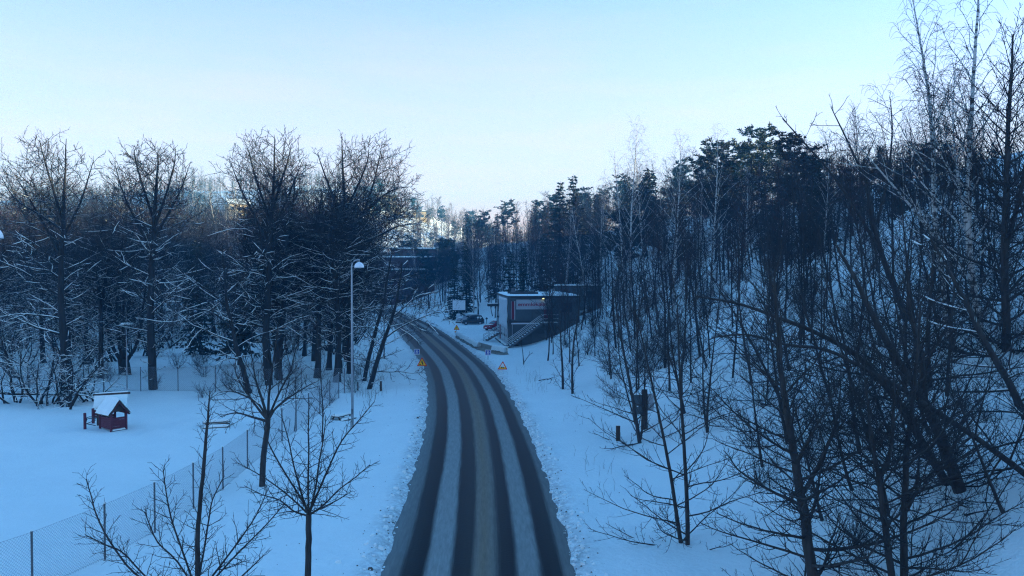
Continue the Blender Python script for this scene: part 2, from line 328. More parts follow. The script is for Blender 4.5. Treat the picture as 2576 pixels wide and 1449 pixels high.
# ------------------------------------------------------------------ road
def road_mat():
    m = bpy.data.materials.new('winter_road'); m.use_nodes = True
    t = m.node_tree; N = t.nodes; L = t.links; p = N['Principled BSDF']
    uv = N.new('ShaderNodeUVMap'); uv.uv_map = 'road'
    sp = N.new('ShaderNodeSeparateXYZ'); L.new(uv.outputs[0], sp.inputs[0])
    # waviness of the wheel tracks
    mpw = N.new('ShaderNodeMapping'); mpw.inputs['Scale'].default_value = (4, .06, 1); L.new(uv.outputs[0], mpw.inputs[0])
    nw = N.new('ShaderNodeTexNoise'); nw.inputs['Scale'].default_value = 1; nw.inputs['Detail'].default_value = 4; L.new(mpw.outputs[0], nw.inputs['Vector'])
    mps = N.new('ShaderNodeMapping'); mps.inputs['Scale'].default_value = (90, .35, 1); L.new(uv.outputs[0], mps.inputs[0])
    ns = N.new('ShaderNodeTexNoise'); ns.inputs['Scale'].default_value = 1; ns.inputs['Detail'].default_value = 6; L.new(mps.outputs[0], ns.inputs['Vector'])
    m1 = N.new('ShaderNodeMath'); m1.operation = 'MULTIPLY_ADD'; m1.inputs[1].default_value = .045; L.new(nw.outputs[0], m1.inputs[0]); L.new(sp.outputs[0], m1.inputs[2])
    m2 = N.new('ShaderNodeMath'); m2.operation = 'MULTIPLY_ADD'; m2.inputs[1].default_value = .03; L.new(ns.outputs[0], m2.inputs[0]); L.new(m1.outputs[0], m2.inputs[2])
    m3 = N.new('ShaderNodeMath'); m3.operation = 'SUBTRACT'; m3.inputs[1].default_value = .0375; L.new(m2.outputs[0], m3.inputs[0])
    rp = N.new('ShaderNodeValToRGB'); cr = rp.color_ramp; cr.interpolation = 'EASE'
    D, Lt, C_, E_ = (.0), (.85), (.62), (.50)
    stops = [(0, .6), (.055, E_), (.095, .05), (.185, 0), (.225, Lt), (.325, Lt), (.365, .02), (.455, .05), (.495, C_), (.575, C_), (.635, .02), (.69, 0), (.735, .8), (.82, .8), (.865, 0), (.945, .03), (.985, .5)]
    while len(cr.elements) < len(stops): cr.elements.new(.5)
    for el, (ps, val) in zip(cr.elements, stops): el.position = ps; el.color = (val, val, val, 1)
    L.new(m3.outputs[0], rp.inputs[0])
    # streaky loss of slush
    n4 = N.new('ShaderNodeTexNoise'); n4.inputs['Scale'].default_value = 1; n4.inputs['Detail'].default_value = 7; n4.inputs['Roughness'].default_value = .7
    mp4 = N.new('ShaderNodeMapping'); mp4.inputs['Scale'].default_value = (55, .9, 1); L.new(uv.outputs[0], mp4.inputs[0]); L.new(mp4.outputs[0], n4.inputs['Vector'])
    mr = N.new('ShaderNodeMapRange'); mr.inputs['From Min'].default_value = .25; mr.inputs['From Max'].default_value = .75; mr.inputs['To Min'].default_value = .62; mr.inputs['To Max'].default_value = 1.15; L.new(n4.outputs[0], mr.inputs[0])
    m5 = N.new('ShaderNodeMath'); m5.operation = 'MULTIPLY'; m5.use_clamp = True; L.new(rp.outputs[0], m5.inputs[0]); L.new(mr.outputs[0], m5.inputs[1])
    mx = N.new('ShaderNodeMix'); mx.data_type = 'RGBA'; L.new(m5.outputs[0], mx.inputs[0])
    mx.inputs[6].default_value = (.010, .012, .014, 1); rc = N.new('ShaderNodeValToRGB'); rc.color_ramp.elements[0].position = .40; rc.color_ramp.elements[1].position = .66
    rc.color_ramp.elements[0].color = (.35, .35, .32, 1); rc.color_ramp.elements[1].color = (.35, .345, .31, 1); eb = rc.color_ramp.elements.new(.53); eb.color = (.36, .28, .19, 1)
    L.new(m3.outputs[0], rc.inputs[0]); L.new(rc.outputs[0], mx.inputs[7])
    L.new(mx.outputs[2], p.inputs['Base Color'])
    r2 = N.new('ShaderNodeMapRange'); r2.inputs['To Min'].default_value = .55; r2.inputs['To Max'].default_value = .9; L.new(m5.outputs[0], r2.inputs[0]); L.new(r2.outputs[0], p.inputs['Roughness'])
    p.inputs['Specular IOR Level'].default_value = .06
    b = N.new('ShaderNodeBump'); b.inputs['Strength'].default_value = .4; b.inputs['Distance'].default_value = .02
    g = N.new('ShaderNodeNewGeometry'); n6 = N.new('ShaderNodeTexNoise'); n6.inputs['Scale'].default_value = 9; n6.inputs['Detail'].default_value = 8; L.new(g.outputs['Position'], n6.inputs['Vector'])
    ad = N.new('ShaderNodeMath'); ad.operation = 'ADD'; L.new(n6.outputs[0], ad.inputs[0]); L.new(m5.outputs[0], ad.inputs[1])
    L.new(ad.outputs[0], b.inputs['Height']); L.new(b.outputs[0], p.inputs['Normal'])
    return m
ys = np.concatenate([np.arange(-80, 200, 1.0), np.arange(200, 420, 5.0)]); NU = 15
T = np.linspace(-.06, 1.06, NU); XL, XR = road_l(ys), road_r(ys)
X = XL[:, None] + (XR - XL)[:, None] * T[None]; Y = np.repeat(ys[:, None], NU, 1)
Z = np.where(Y > 200, zbase(X, Y) + .02, 0.0) + .03 * (1 - (2 * T[None] - 1) ** 2)
i = np.arange(X.size).reshape(X.shape)
q = np.stack([i[:-1, :-1], i[:-1, 1:], i[1:, 1:], i[1:, :-1]], -1).reshape(-1, 4)
rme = quad_mesh('road', np.stack([X, Y, Z], -1).reshape(-1, 3), q, [road_mat()])
uvl = rme.uv_layers.new(name='road')
UV = np.stack([np.repeat(T[None], len(ys), 0), Y], -1).reshape(-1, 2)
uvl.data.foreach_set('uv', UV[q.ravel()].astype(np.float32).ravel())
road_o = bpy.data.objects.new('road', rme); link(road_o); tag(road_o, kind='structure', label='curving road with four dark wheel tracks through brown slush')

# ------------------------------------------------------------------ trees: growing polylines, then batching them into tube meshes
def grow(rng, p, d, L, n, wander, grav):
    pts = [p]; st = L / n; g = rng.gauss
    for _ in range(n):
        d = Vector((d.x + g(0, wander), d.y + g(0, wander), d.z + g(0, wander) * .7 + grav)).normalized()
        p = p + d * st; pts.append(p)
    return pts
def radii(n, r0, r1, k=1.0): return [r1 + (r0 - r1) * (1 - i / n) ** k for i in range(n + 1)]
class Tree:
    def __init__(s, seed, env=None): s.rng = random.Random(seed); s.out = {'trunk': [], 'crown': []}; s.env = env
    def reach(s, p, d):
        """distance from p along d to the crown's rounded outline"""
        c, rx, rz = s.env; k = Vector((1 / rx, 1 / rx, 1 / rz)); o = Vector(((p.x - c.x) * k.x, (p.y - c.y) * k.y, (p.z - c.z) * k.z)); e = Vector((d.x * k.x, d.y * k.y, d.z * k.z))
        A = e.dot(e); B_ = o.dot(e); C_ = o.dot(o) - 1; D_ = B_ * B_ - A * C_
        return 0 if D_ <= 0 else (-B_ + math.sqrt(D_)) / A
    def add(s, part, pts, rad, sides, mi=0): s.out[part].append((pts, rad, sides, mi))
    def branch(s, pts, rad, L, specs, lvl):
        if lvl >= len(specs): return
        sp = specs[lvl]; rng = s.rng; n = len(pts) - 1
        cnt = max(sp.get('min', 0), int(sp['dens'] * L * (sp['t1'] - sp['t0']) + rng.random()))
        az0 = rng.random() * 6.283
        for k in range(cnt):
            t = sp['t0'] + (sp['t1'] - sp['t0']) * (k + rng.random()) / cnt
            f = t * n; i = min(int(f), n - 1); w = f - i
            p = pts[i].lerp(pts[i + 1], w); tan = (pts[i + 1] - pts[i]).normalized(); r = rad[i] * (1 - w) + rad[i + 1] * w
            az = az0 + k * 2.4 + rng.uniform(-.5, .5)
            u = Vector((0, 0, 1)) if abs(tan.z) < .92 else Vector((1, 0, 0))
            a = tan.cross(u).normalized(); b = a.cross(tan)
            pl = sp.get('flat', 1.0)
            perp = (a * math.cos(az) + b * math.sin(az) * pl).normalized()
            an = R(sp['ang'][0] + (sp['ang'][1] - sp['ang'][0]) * t + rng.uniform(-10, 10))
            d = tan * math.cos(an) + perp * math.sin(an)
            prof = sp['prof'](t) if 'prof' in sp else 1 - .55 * t
            Lc = (sp['abs'] if 'abs' in sp else L * sp['len']) * prof * rng.uniform(.65, 1.15)
            if s.env and lvl == 0:
                Lc = max(min(s.reach(p, (d + Vector((0, 0, .12))).normalized()) * rng.uniform(.72, 1.04), 7.5), rng.uniform(.7, 1.5))
            if Lc < .06: continue
            rc = max(sp['rmin'], min(r * sp['rr'], Lc * sp.get('rl', .03))); re = max(sp['rmin'] * .6, rc * .25)
            m = sp['seg']; m = max(1, min(m, int(Lc / .1)))
            c = grow(rng, p, d, Lc, m, sp['wan'], sp['grav'] / m)
            rr = radii(m, rc, re)
            s.add(sp['part'], c, rr, sp['sides'], sp.get('mi', 0))
            s.branch(c, rr, Lc, specs, lvl + 1)
    def trunk(s, pts, r0, r1, specs, sides=8, flare=1.35, mi=0):
        n = len(pts) - 1; rad = radii(n, r0, r1, .9); rad[0] *= flare
        s.add('trunk', pts, rad, sides, mi)
        L = sum((pts[i + 1] - pts[i]).length for i in range(n)); s.branch(pts, rad, L, specs, 0); return s
    def snow_lines(s, zmax, prob, thick, rlo=.011):
        rng = s.rng; out = []
        for part in ('trunk', 'crown'):
            for pts, rad, sides, mi in s.out[part]:
                n = len(pts) - 1
                if n < 3 or rad[0] < rlo or mi == 1: continue
                run = []
                for i in range(n + 1):
                    a = pts[max(i - 1, 0)]; b = pts[min(i + 1, n)]; d = (b - a).normalized()
                    ok = abs(d.z) < .74 and pts[i].z < zmax * rng.uniform(.75, 1.1) and rng.random() < prob
                    if ok: run.append((pts[i] + Vector((0, 0, rad[i] * .75 + thick * .3)), max(thick, rad[i] * .8)))
                    if (not ok or i == n) and len(run) > 1:
                        rr = [r for _, r in run]; rr[0] *= .5; rr[-1] *= .4
                        out.append(([p for p, _ in run], rr, 4, 0)); run = []
                    elif not ok: run = []
        return out
    def meshes(s, name, trunk_mats, crown_mats, snow=None):
        if snow:
            sl = s.snow_lines(*snow); r = s.meshes(name, trunk_mats, crown_mats)
            return r + [tubes(name + '_snow', sl, ['snow'])] if sl else r + [None]
        r = []
        for part, mats in (('trunk', trunk_mats), ('crown', crown_mats)):
            r.append(tubes(name + '_' + part, s.out[part], mats) if s.out[part] else None)
        return r
NTRI = [0]
def tubes(name, polys, mats):
    groups = {}
    for pts, rad, sd, mi in polys: groups.setdefault((len(pts), sd), []).append((pts, rad, mi))
    CO = []; Q = []; MI = []; base = 0
    for (n, sd), items in groups.items():
        P = np.array([[tuple(p) for p in it[0]] for it in items], np.float32); Rr = np.array([it[1] for it in items], np.float32); mi = np.array([it[2] for it in items])
        Bn = len(items)
        T = np.empty_like(P); T[:, 1:-1] = P[:, 2:] - P[:, :-2]; T[:, 0] = P[:, 1] - P[:, 0]; T[:, -1] = P[:, -1] - P[:, -2]
        T /= np.linalg.norm(T, axis=2, keepdims=True) + 1e-9
        ov = P[:, -1] - P[:, 0]; ov /= np.linalg.norm(ov, axis=1, keepdims=True) + 1e-9
        ref = np.zeros((Bn, 3), np.float32); vert = np.abs(ov[:, 2]) > .9; ref[~vert, 2] = 1; ref[vert, 0] = 1
        A = np.cross(T, ref[:, None, :]); A /= np.linalg.norm(A, axis=2, keepdims=True) + 1e-9
        Bv = np.cross(A, T)
        an = np.pi / 2 + 2 * np.pi * np.arange(sd) / sd
        ring = P[:, :, None, :] + Rr[:, :, None, None] * (A[:, :, None, :] * np.cos(an)[None, None, :, None] + Bv[:, :, None, :] * np.sin(an)[None, None, :, None])
        idx = base + np.arange(Bn * n * sd).reshape(Bn, n, sd)
        nx = np.roll(idx, -1, axis=2)
        q = np.stack([idx[:, :-1], nx[:, :-1], nx[:, 1:], idx[:, 1:]], -1).reshape(-1, 4)
        CO.append(ring.reshape(-1, 3)); Q.append(q); MI.append(np.repeat(mi, (n - 1) * sd)); base += Bn * n * sd
    q = np.concatenate(Q); NTRI[0] += 2 * len(q)
    return quad_mesh(name, np.concatenate(CO), q, mats, np.concatenate(MI))

# branch recipes (mi 0 = snow-bearing wood, 1 = bare thin wood)
def dome(lo, mid, top): return lambda t: lo + (1 - lo) * min(1, t / mid) if t < mid else 1 - (1 - top) * ((t - mid) / (1 - mid)) ** 1.3
def S_linden(H, rmin=.013, k=1.0):
    return [dict(dens=2.6 * k, t0=.16, t1=.99, ang=(80, 46), abs=.42 * H, prof=dome(.8, .35, .30), rr=.36, rl=.012, rmin=.02, seg=8, sides=4, wan=.14, grav=.12, part='trunk'),
            dict(dens=3.6 * k, t0=.10, t1=1, ang=(58, 42), len=.46, rr=.55, rl=.016, rmin=rmin * 1.4, seg=6, sides=4, wan=.17, grav=.25, part='crown', flat=.75),
            dict(dens=4.0 * k, t0=.08, t1=1, ang=(50, 35), len=.45, rr=.6, rmin=rmin, seg=2, sides=3, wan=.18, grav=.15, part='crown', mi=1),
            dict(dens=3.0 * k, t0=.15, t1=1, ang=(50, 35), len=.6, rr=.7, rmin=rmin * .8, seg=1, sides=3, wan=.15, grav=.1, part='crown', mi=1)]
def S_birch(H, rmin=.007, k=1.0):
    return [dict(dens=2.4 * k, t0=.26, t1=.99, ang=(48, 26), abs=.30 * H, prof=dome(.6, .35, .2), rr=.38, rl=.014, rmin=.015, seg=8, sides=4, wan=.10, grav=.12, part='trunk'),
            dict(dens=3.0 * k, t0=.10, t1=1, ang=(48, 35), len=.36, rr=.6, rmin=rmin * 1.2, seg=6, sides=3, wan=.13, grav=-.35, part='crown', mi=1),
            dict(dens=6.0 * k, t0=.1, t1=1, ang=(45, 35), abs=.9, rr=.7, rmin=rmin, seg=4, sides=3, wan=.10, grav=-1.3, part='crown', mi=1)]
def S_thin(H, rmin=.009, k=1.0):
    return [dict(dens=2.6 * k, t0=.20, t1=1, ang=(50, 28), abs=.25 * H, prof=dome(.6, .3, .3), rr=.45, rl=.014, rmin=.016, seg=6, sides=4, wan=.12, grav=.35, part='trunk'),
            dict(dens=4.4 * k, t0=.08, t1=1, ang=(50, 35), len=.42, rr=.6, rmin=rmin, seg=4, sides=3, wan=.15, grav=.18, part='crown', mi=1),
            dict(dens=5.5 * k, t0=.1, t1=1, ang=(48, 35), len=.45, rr=.7, rmin=rmin * .8, seg=2, sides=3, wan=.15, grav=.12, part='crown', mi=1)]
def S_shrub(H, rmin=.007, k=1.0):
    return [dict(dens=5.0 * k, t0=.1, t1=1, ang=(55, 35), abs=.42 * H, prof=lambda t: 1 - .5 * t, rr=.6, rmin=.010, seg=5, sides=3, wan=.2, grav=.1, part='crown', mi=0),
            dict(dens=7.0 * k, t0=.1, t1=1, ang=(55, 40), len=.5, rr=.6, rmin=rmin, seg=3, sides=3, wan=.2, grav=.0, part='crown', mi=1)]
def S_spread(H, rmin=.006, k=1.0):
    """near hillside tree: wide level boughs with upturned shoots"""
    return [dict(dens=3.2 * k, t0=.08, t1=1, ang=(88, 32), abs=.46 * H, prof=dome(.95, .25, .25), rr=.38, rl=.013, rmin=.014, seg=9, sides=5, wan=.09, grav=.32, part='trunk'),
            dict(dens=3.8 * k, t0=.10, t1=1, ang=(58, 40), len=.32, rr=.55, rmin=rmin * 1.2, seg=6, sides=3, wan=.10, grav=.45, part='crown', flat=.45, mi=1),
            dict(dens=4.6 * k, t0=.12, t1=1, ang=(55, 40), len=.40, rr=.6, rmin=rmin, seg=3, sides=3, wan=.10, grav=.5, part='crown', mi=1)]
def S_sapling(k=1.0, rmin=.005):
    """side shoots of the young street trees: short, stiff, forked spurs"""
    return [dict(dens=8.5 * k, t0=.06, t1=1, ang=(64, 40), abs=.80, prof=lambda t: 1.15 - .75 * t, rr=.5, rl=.016, rmin=.0065, seg=4, sides=4, wan=.14, grav=.22, part='crown', mi=1),
            dict(dens=9.0 * k, t0=.12, t1=1, ang=(58, 45), abs=.24, prof=lambda t: 1.1 - .5 * t, rr=.75, rmin=rmin, seg=2, sides=3, wan=.14, grav=.2, part='crown', mi=1)]

def upright(rng, H, n, lean=.0, wob=.05):
    d = Vector((rng.gauss(0, lean), rng.gauss(0, lean), 1)).normalized()
    return grow(rng, Vector((0, 0, -.3)), d, H + .3, n, wob, .06)
PROTO = {}
def proto(kind, variants, fn): PROTO[kind] = [fn(i) for i in range(variants)]
BARKM, CROWNM = ['bark', 'bark_bare'], ['twig_snowy', 'twig']
def p_linden(i, H=19, crown=('twig_snowy', 'twig'), k=1.0):
    t = Tree(100 + i, (Vector((0, 0, H * .60)), H * .30, H * .42)); rng = t.rng
    base = upright(rng, H, 10, .03, .06)
    t.trunk(base, .32, .018, S_linden(H, k=k))
    # two or three rising leaders that share the crown
    for j in range(rng.choice((1, 2, 2))):
        q = rng.randint(2, 4); d = Vector((rng.uniform(-1, 1), rng.uniform(-1, 1), 1.5)).normalized()
        d.z = rng.uniform(1.8, 3); d.normalize(); L = t.reach(base[q], d) * .98; pts = grow(rng, base[q], d, L, 8, .06, .03)
        rad = radii(8, .15, .015); t.add('trunk', pts, rad, 6); t.branch(pts, rad, L, S_linden(H * .75, k=k * .8), 0)
    return t.meshes('linden', BARKM, list(crown), (15, .85, .026, .0195))
def p_birch(i, H=19):
    t = Tree(200 + i); t.trunk(upright(t.rng, H, 12, .03, .035), .15, .012, S_birch(H), 7)
    if i % 2:
        L = H * .85; b = upright(t.rng, L, 10, .10, .04); b = [p + Vector((.25, .1, 0)) for p in b]; t.trunk(b, .11, .012, S_birch(L, k=.8), 6)
    return t.meshes('birch', ['birch', 'birch'], ['twig', 'twig'])
def p_thin(i, H=13, red=False):
    t = Tree(300 + i); t.trunk(upright(t.rng, H, 10, .05, .05), .085, .012, S_thin(H), 6)
    return t.meshes('thin', ['bark_bare', 'bark_bare'], ['twig_red'] * 2 if red else ['twig', 'twig'])
def p_red(i): return p_thin(20 + i, 14, True)
def p_shrub(i, H=2.6):
    t = Tree(400 + i); rng = t.rng
    for _ in range(rng.randint(6, 9)):
        d = Vector((rng.gauss(0, .55), rng.gauss(0, .55), 1)).normalized(); L = H * rng.uniform(.6, 1.1)
        pts = grow(rng, Vector((rng.gauss(0, .12), rng.gauss(0, .12), -.1)), d, L, 6, .12, .02); rad = radii(6, .022, .008)
        t.add('trunk', pts, rad, 4); t.branch(pts, rad, L, S_shrub(H), 0)
    return t.meshes('shrub', BARKM, CROWNM, (9, .4, .012))
def p_thicket(i, H=5.5):
    """low multi-stemmed tree with snow on its boughs"""
    t = Tree(500 + i); rng = t.rng
    for _ in range(rng.randint(4, 6)):
        d = Vector((rng.gauss(0, .5), rng.gauss(0, .5), 1)).normalized(); L = H * rng.uniform(.7, 1.15)
        pts = grow(rng, Vector((rng.gauss(0, .35), rng.gauss(0, .25), -.2)), d, L, 8, .16, .03); rad = radii(8, .10, .015)
        t.add('trunk', pts, rad, 5)
        t.branch(pts, rad, L, [dict(dens=2.6, t0=.2, t1=1, ang=(70, 40), abs=.45 * H, prof=lambda t_: 1 - .5 * t_, rr=.5, rmin=.015, seg=6, sides=4, wan=.22, grav=-.05, part='trunk'),
                               dict(dens=3.4, t0=.1, t1=1, ang=(58, 40), len=.45, rr=.6, rmin=.010, seg=4, sides=3, wan=.2, grav=-.1, part='crown', mi=0),
                               dict(dens=3.6, t0=.1, t1=1, ang=(55, 40), len=.5, rr=.6, rmin=.008, seg=2, sides=3, wan=.2, grav=0, part='crown', mi=1)], 0)
    return t.meshes('thicket', BARKM, CROWNM, (9, .85, .022))
def p_spread(i, H=9):
    t = Tree(600 + i); t.trunk(upright(t.rng, H, 10, .06, .05), .10, .012, S_spread(H), 7)
    return t.meshes('spread', ['bark_bare'] * 2, ['twig', 'twig'])

def sprays(rng, pts, w, dens, size, droop, out):
    """needle sprays along a bough: slim four-cornered blades fanning from it"""
    n = len(pts) - 1; L = sum((pts[i + 1] - pts[i]).length for i in range(n))
    for k in range(max(2, int(L * dens))):
        f = rng.random() * n; i = min(int(f), n - 1); p = pts[i].lerp(pts[i + 1], f - i); t = (pts[i + 1] - pts[i]).normalized()
        d = (t * rng.uniform(.2, 1) + Vector((rng.gauss(0, 1), rng.gauss(0, 1), rng.gauss(0, .5) - droop)) * w).normalized()
        s_ = Vector((rng.gauss(0, 1), rng.gauss(0, 1), rng.gauss(0, .35))).cross(d).normalized() * size * rng.uniform(.12, .22)
        l = size * rng.uniform(.6, 1.25)
        out.append((p - s_ * .3, p + d * l * .5 - s_, p + d * l, p + d * l * .5 + s_))
def p_spruce(i, H=17, wide=.17, size=.55, k=1.0, lo=.06):
    rng = random.Random(700 + i); t = Tree(700 + i)
    tr = upright(rng, H, 10, .015, .012); t.add('trunk', tr, radii(10, .20, .015), 7)
    qs = []
    z = lo * H
    while z < H * .985:
        f = z / H; Rm = wide * H * (1 - f) ** .75 * rng.uniform(.75, 1.15) + .12
        for b in range(rng.randint(5, 7)):
            az = rng.random() * 6.283; L = Rm * rng.uniform(.65, 1.15)
            i0 = min(9, int(f * 10)); p = tr[i0].lerp(tr[i0 + 1], f * 10 - i0)
            d = Vector((math.cos(az), math.sin(az), .35 * f - .10))
            pts = grow(rng, p, d, L, 4, .06, -.10 + .07 * f)
            t.add('crown', pts, radii(4, .03 * (1 - f) + .01, .008), 3, 1); sprays(rng, pts, .75, 15 * k, size, .35, qs)
        z += H * .030 * rng.uniform(.7, 1.3)
    return t, qs
def p_pine(i, H=16, size=.45):
    rng = random.Random(800 + i); t = Tree(800 + i)
    tr = upright(rng, H, 10, .03, .04); t.add('trunk', tr, radii(10, .20, .04), 7)
    qs = []
    for b in range(46):
        f = 1 - .62 * rng.random() ** 1.25; i0 = min(9, int(f * 10)); p = tr[i0].lerp(tr[i0 + 1], f * 10 - i0)
        az = rng.random() * 6.283; L = H * (.20 * (1 - ((f - .6) / .5) ** 2) + .05) * rng.uniform(.6, 1.2)
        pts = grow(rng, p, Vector((math.cos(az), math.sin(az), rng.uniform(-.05, .45))), L, 5, .15, .05)
        t.add('trunk', pts, radii(5, .05, .015), 4)
        for s_ in range(5):
            q = pts[rng.randint(2, 5)]; sub = grow(rng, q, Vector((rng.gauss(0, 1), rng.gauss(0, 1), rng.uniform(-.1, .7))), L * .42, 3, .15, .05)
            t.add('crown', sub, radii(3, .02, .008), 3, 1); sprays(rng, sub, .9, 34, size, -.15, qs)
    return t, qs
def conifer_meshes(tq, name, needle):
    t, qs = tq
    tm = tubes(name + '_trunk', t.out['trunk'], ['bark', 'bark'])
    cm = tubes(name + '_twigs', t.out['crown'], [needle, 'twig'])
    co = np.empty(len(cm.vertices) * 3, np.float32); cm.vertices.foreach_get('co', co); co = co.reshape(-1, 3)
    lv = np.empty(len(cm.loops), np.int32); cm.loops.foreach_get('vertex_index', lv)
    Q = np.array([[tuple(v) for v in q] for q in qs], np.float32).reshape(-1, 3)
    q2 = np.arange(len(Q)).reshape(-1, 4) + len(co); NTRI[0] += 2 * len(q2)
    nq = len(lv) // 4
    me = quad_mesh(name + '_crown', np.concatenate([co, Q]), np.concatenate([lv.reshape(-1, 4), q2]), [needle, 'twig'], np.concatenate([np.ones(nq, int), np.zeros(len(q2), int)]))
    bpy.data.meshes.remove(cm); return [tm, me]

proto('linden', 2, p_linden)
proto('linden_red', 1, lambda i: p_linden(50 + i, 17, ('twig_red', 'twig_red'), .9))
proto('birch', 3, p_birch)
proto('thin', 5, p_thin)
proto('red', 3, p_red)
proto('shrub', 4, p_shrub)
proto('thicket', 4, p_thicket)
proto('spread', 5, p_spread)
proto('spruce', 3, lambda i: conifer_meshes(p_spruce(i), 'spruce', 'needle'))
proto('pine', 3, lambda i: conifer_meshes(p_pine(i), 'pine', 'needle'))
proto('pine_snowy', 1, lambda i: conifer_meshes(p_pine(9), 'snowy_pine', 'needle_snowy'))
proto('yew', 2, lambda i: conifer_meshes(p_spruce(20 + i, 9, .30, .5, 1.1, .2), 'yew', 'needle'))

NAMES = dict(linden='broadleaf_tree', linden_red='broadleaf_tree', birch='birch_tree', thin='slim_tree', red='slim_tree', shrub='bare_shrub', thicket='thicket_tree', spread='bare_tree', spruce='spruce_tree', pine='pine_tree', pine_snowy='pine_tree', yew='evergreen_tree')
PR = random.Random(5)
def plant(kind, x, y, scale, label, group=None, var=None, rot=None, lean=(0, 0), zs=1.0, cat=None):
    v = PROTO[kind]; pm = v[PR.randrange(len(v)) if var is None else var % len(v)]
    o = empty(NAMES[kind], (x, y, ground(x, y) - .05), label, cat or ('shrub' if kind == 'shrub' else 'tree'), group)
    o.rotation_euler = (lean[0], lean[1], PR.random() * 6.283 if rot is None else rot); o.scale = (scale, scale, scale * zs)
    if lean != (0, 0):
        o.rotation_mode = 'QUATERNION'
        o.rotation_quaternion = Quaternion((0, 1, 0), lean[0]) @ Quaternion((1, 0, 0), -lean[1]) @ Quaternion((0, 0, 1), PR.random() * 6.283 if rot is None else rot)
    for n, m in zip(('trunk', 'crown', 'branch_snow'), pm):
        if m:
            q_ = piece('stems' if (kind == 'shrub' and n == 'trunk') else n, m, o)
            if n == 'branch_snow': q_['kind'] = 'stuff'
    return o
def hero(name, seed, trunks, label, group=None, env=None, mats=('bark_bare', 'bark_bare'), crown=('twig', 'twig'), cat='tree', snow=None):
    """one-off tree: trunks = list of (points, r0, r1, specs, sides); the points are world points"""
    t = Tree(seed, env); o0 = trunks[0][0][0]
    g = Vector((o0.x, o0.y, min(o0.z, ground(o0.x, o0.y))))
    for pts, r0, r1, specs, sides in trunks:
        pts = resample([p - g for p in pts], t.rng, min(.02, r0 * .06))
        n = len(pts) - 1; rad = radii(n, r0, r1, .8); t.add('trunk', pts, rad, sides)
        L = sum((pts[i + 1] - pts[i]).length for i in range(n)); t.branch(pts, rad, L, specs, 0)
    pm = t.meshes(name, list(mats), list(crown), snow)
    o = empty(name, g, label, cat, group)
    for n, m in zip(('trunk', 'crown', 'branch_snow'), pm):
        if m:
            q_ = piece(n, m, o)
            if n == 'branch_snow': q_['kind'] = 'stuff'
    return o
def resample(pts, rng, jitter=.02):
    out = []
    n = len(pts) - 1
    for i in range(n):
        p0 = pts[max(i - 1, 0)]; p1 = pts[i]; p2 = pts[i + 1]; p3 = pts[min(i + 2, n)]
        m = 3
        for k in range(m):
            t = k / m
            q = .5 * ((2 * p1) + (p2 - p0) * t + (2 * p0 - 5 * p1 + 4 * p2 - p3) * t * t + (3 * p1 - p0 - 3 * p2 + p3) * t ** 3)
            out.append(q)
    out.append(pts[-1]); L = (pts[-1] - pts[0]).length
    return [out[0]] + [p + Vector((rng.gauss(0, jitter), rng.gauss(0, jitter), 0)) for p in out[1:]]
def path(d, *uv, dd=0.0):
    """points along picture positions uv at distance d (growing by dd towards the last)"""
    n = max(1, len(uv) - 1); return [W(u, v, d + dd * i / n) for i, (u, v) in enumerate(uv)]
def base_at(pts, sink=.2):
    p = pts[0]; return [Vector((p.x, p.y, ground(p.x, p.y) - sink))] + pts

# ------------------------------------------------------------------ buildings
def lettering(name, text, size, mname, parent, loc, rot, depth=.008, bold=.0, width=None):
    cu = bpy.data.curves.new(name, 'FONT'); cu.body = text; cu.size = size; cu.extrude = depth; cu.offset = bold
    cu.align_x = 'CENTER'; cu.align_y = 'CENTER'
    tmp = bpy.data.objects.new('tmp', cu); link(tmp); bpy.context.view_layer.update()
    me = bpy.data.meshes.new_from_object(tmp); bpy.data.objects.remove(tmp); me.name = name
    me.materials.clear(); me.materials.append(M[mname])
    o = piece(name, me, parent, loc, rot)
    if width:
        xs = [v.co.x for v in me.vertices]; k = width / (max(xs) - min(xs))
        for v in me.vertices: v.co.x *= k
    return o
# two-storey site building beside the car park
BA = math.atan2(.12, .98)
bz = ground(-1.5, 101.5)
bld = empty('site_building', (-.4, 103.2, 0), 'dark two-storey site building with a white banner on its end wall', 'building', rotz=BA)
BL, BD = 8.9, 13.0
pan = MB().box((0, 0, 0), (2.86, .12, 2.72)).mesh('wall_panel', 'facade')
pan2 = MB().box((0, 0, 0), (2.86, .12, 2.86)).mesh('wall_panel', 'facade')
MB().box((BL / 2 + .03, BD / 2 + .03, 3.2), (BL - .02, BD - .02, 6.2)).build('core', 'steel_black', bld)
for k in range(3):
    piece('wall_panel', pan, bld, (1.46 + 2.92 * k, -.03, 1.68)); piece('wall_panel', pan2, bld, (1.46 + 2.92 * k, -.03, 4.76))
pan3 = MB().box((0, 0, 0), (.12, 2.52, 2.72)).mesh('end_panel', 'facade_grey'); pan4 = MB().box((0, 0, 0), (.12, 2.52, 2.86)).mesh('end_panel', 'facade_grey')
for k in range(5):
    piece('end_panel', pan3, bld, (-.03, 1.3 + 2.58 * k, 1.68)); piece('end_panel', pan4, bld, (-.03, 1.3 + 2.58 * k, 4.76))
MB().box((.02, -.02, 3.2), (.28, .28, 6.3)).build('corner_post', 'facade', bld)
MB().box((-.03, BD, 3.2), (.24, .24, 6.3)).build('corner_post', 'facade', bld)
MB().box((BL / 2, BD / 2, 6.36), (BL + .3, BD + .3, .16)).build('roof', 'steel_black', bld)
rs = MB(); nx_, ny_ = 26, 18
vs_ = []; 
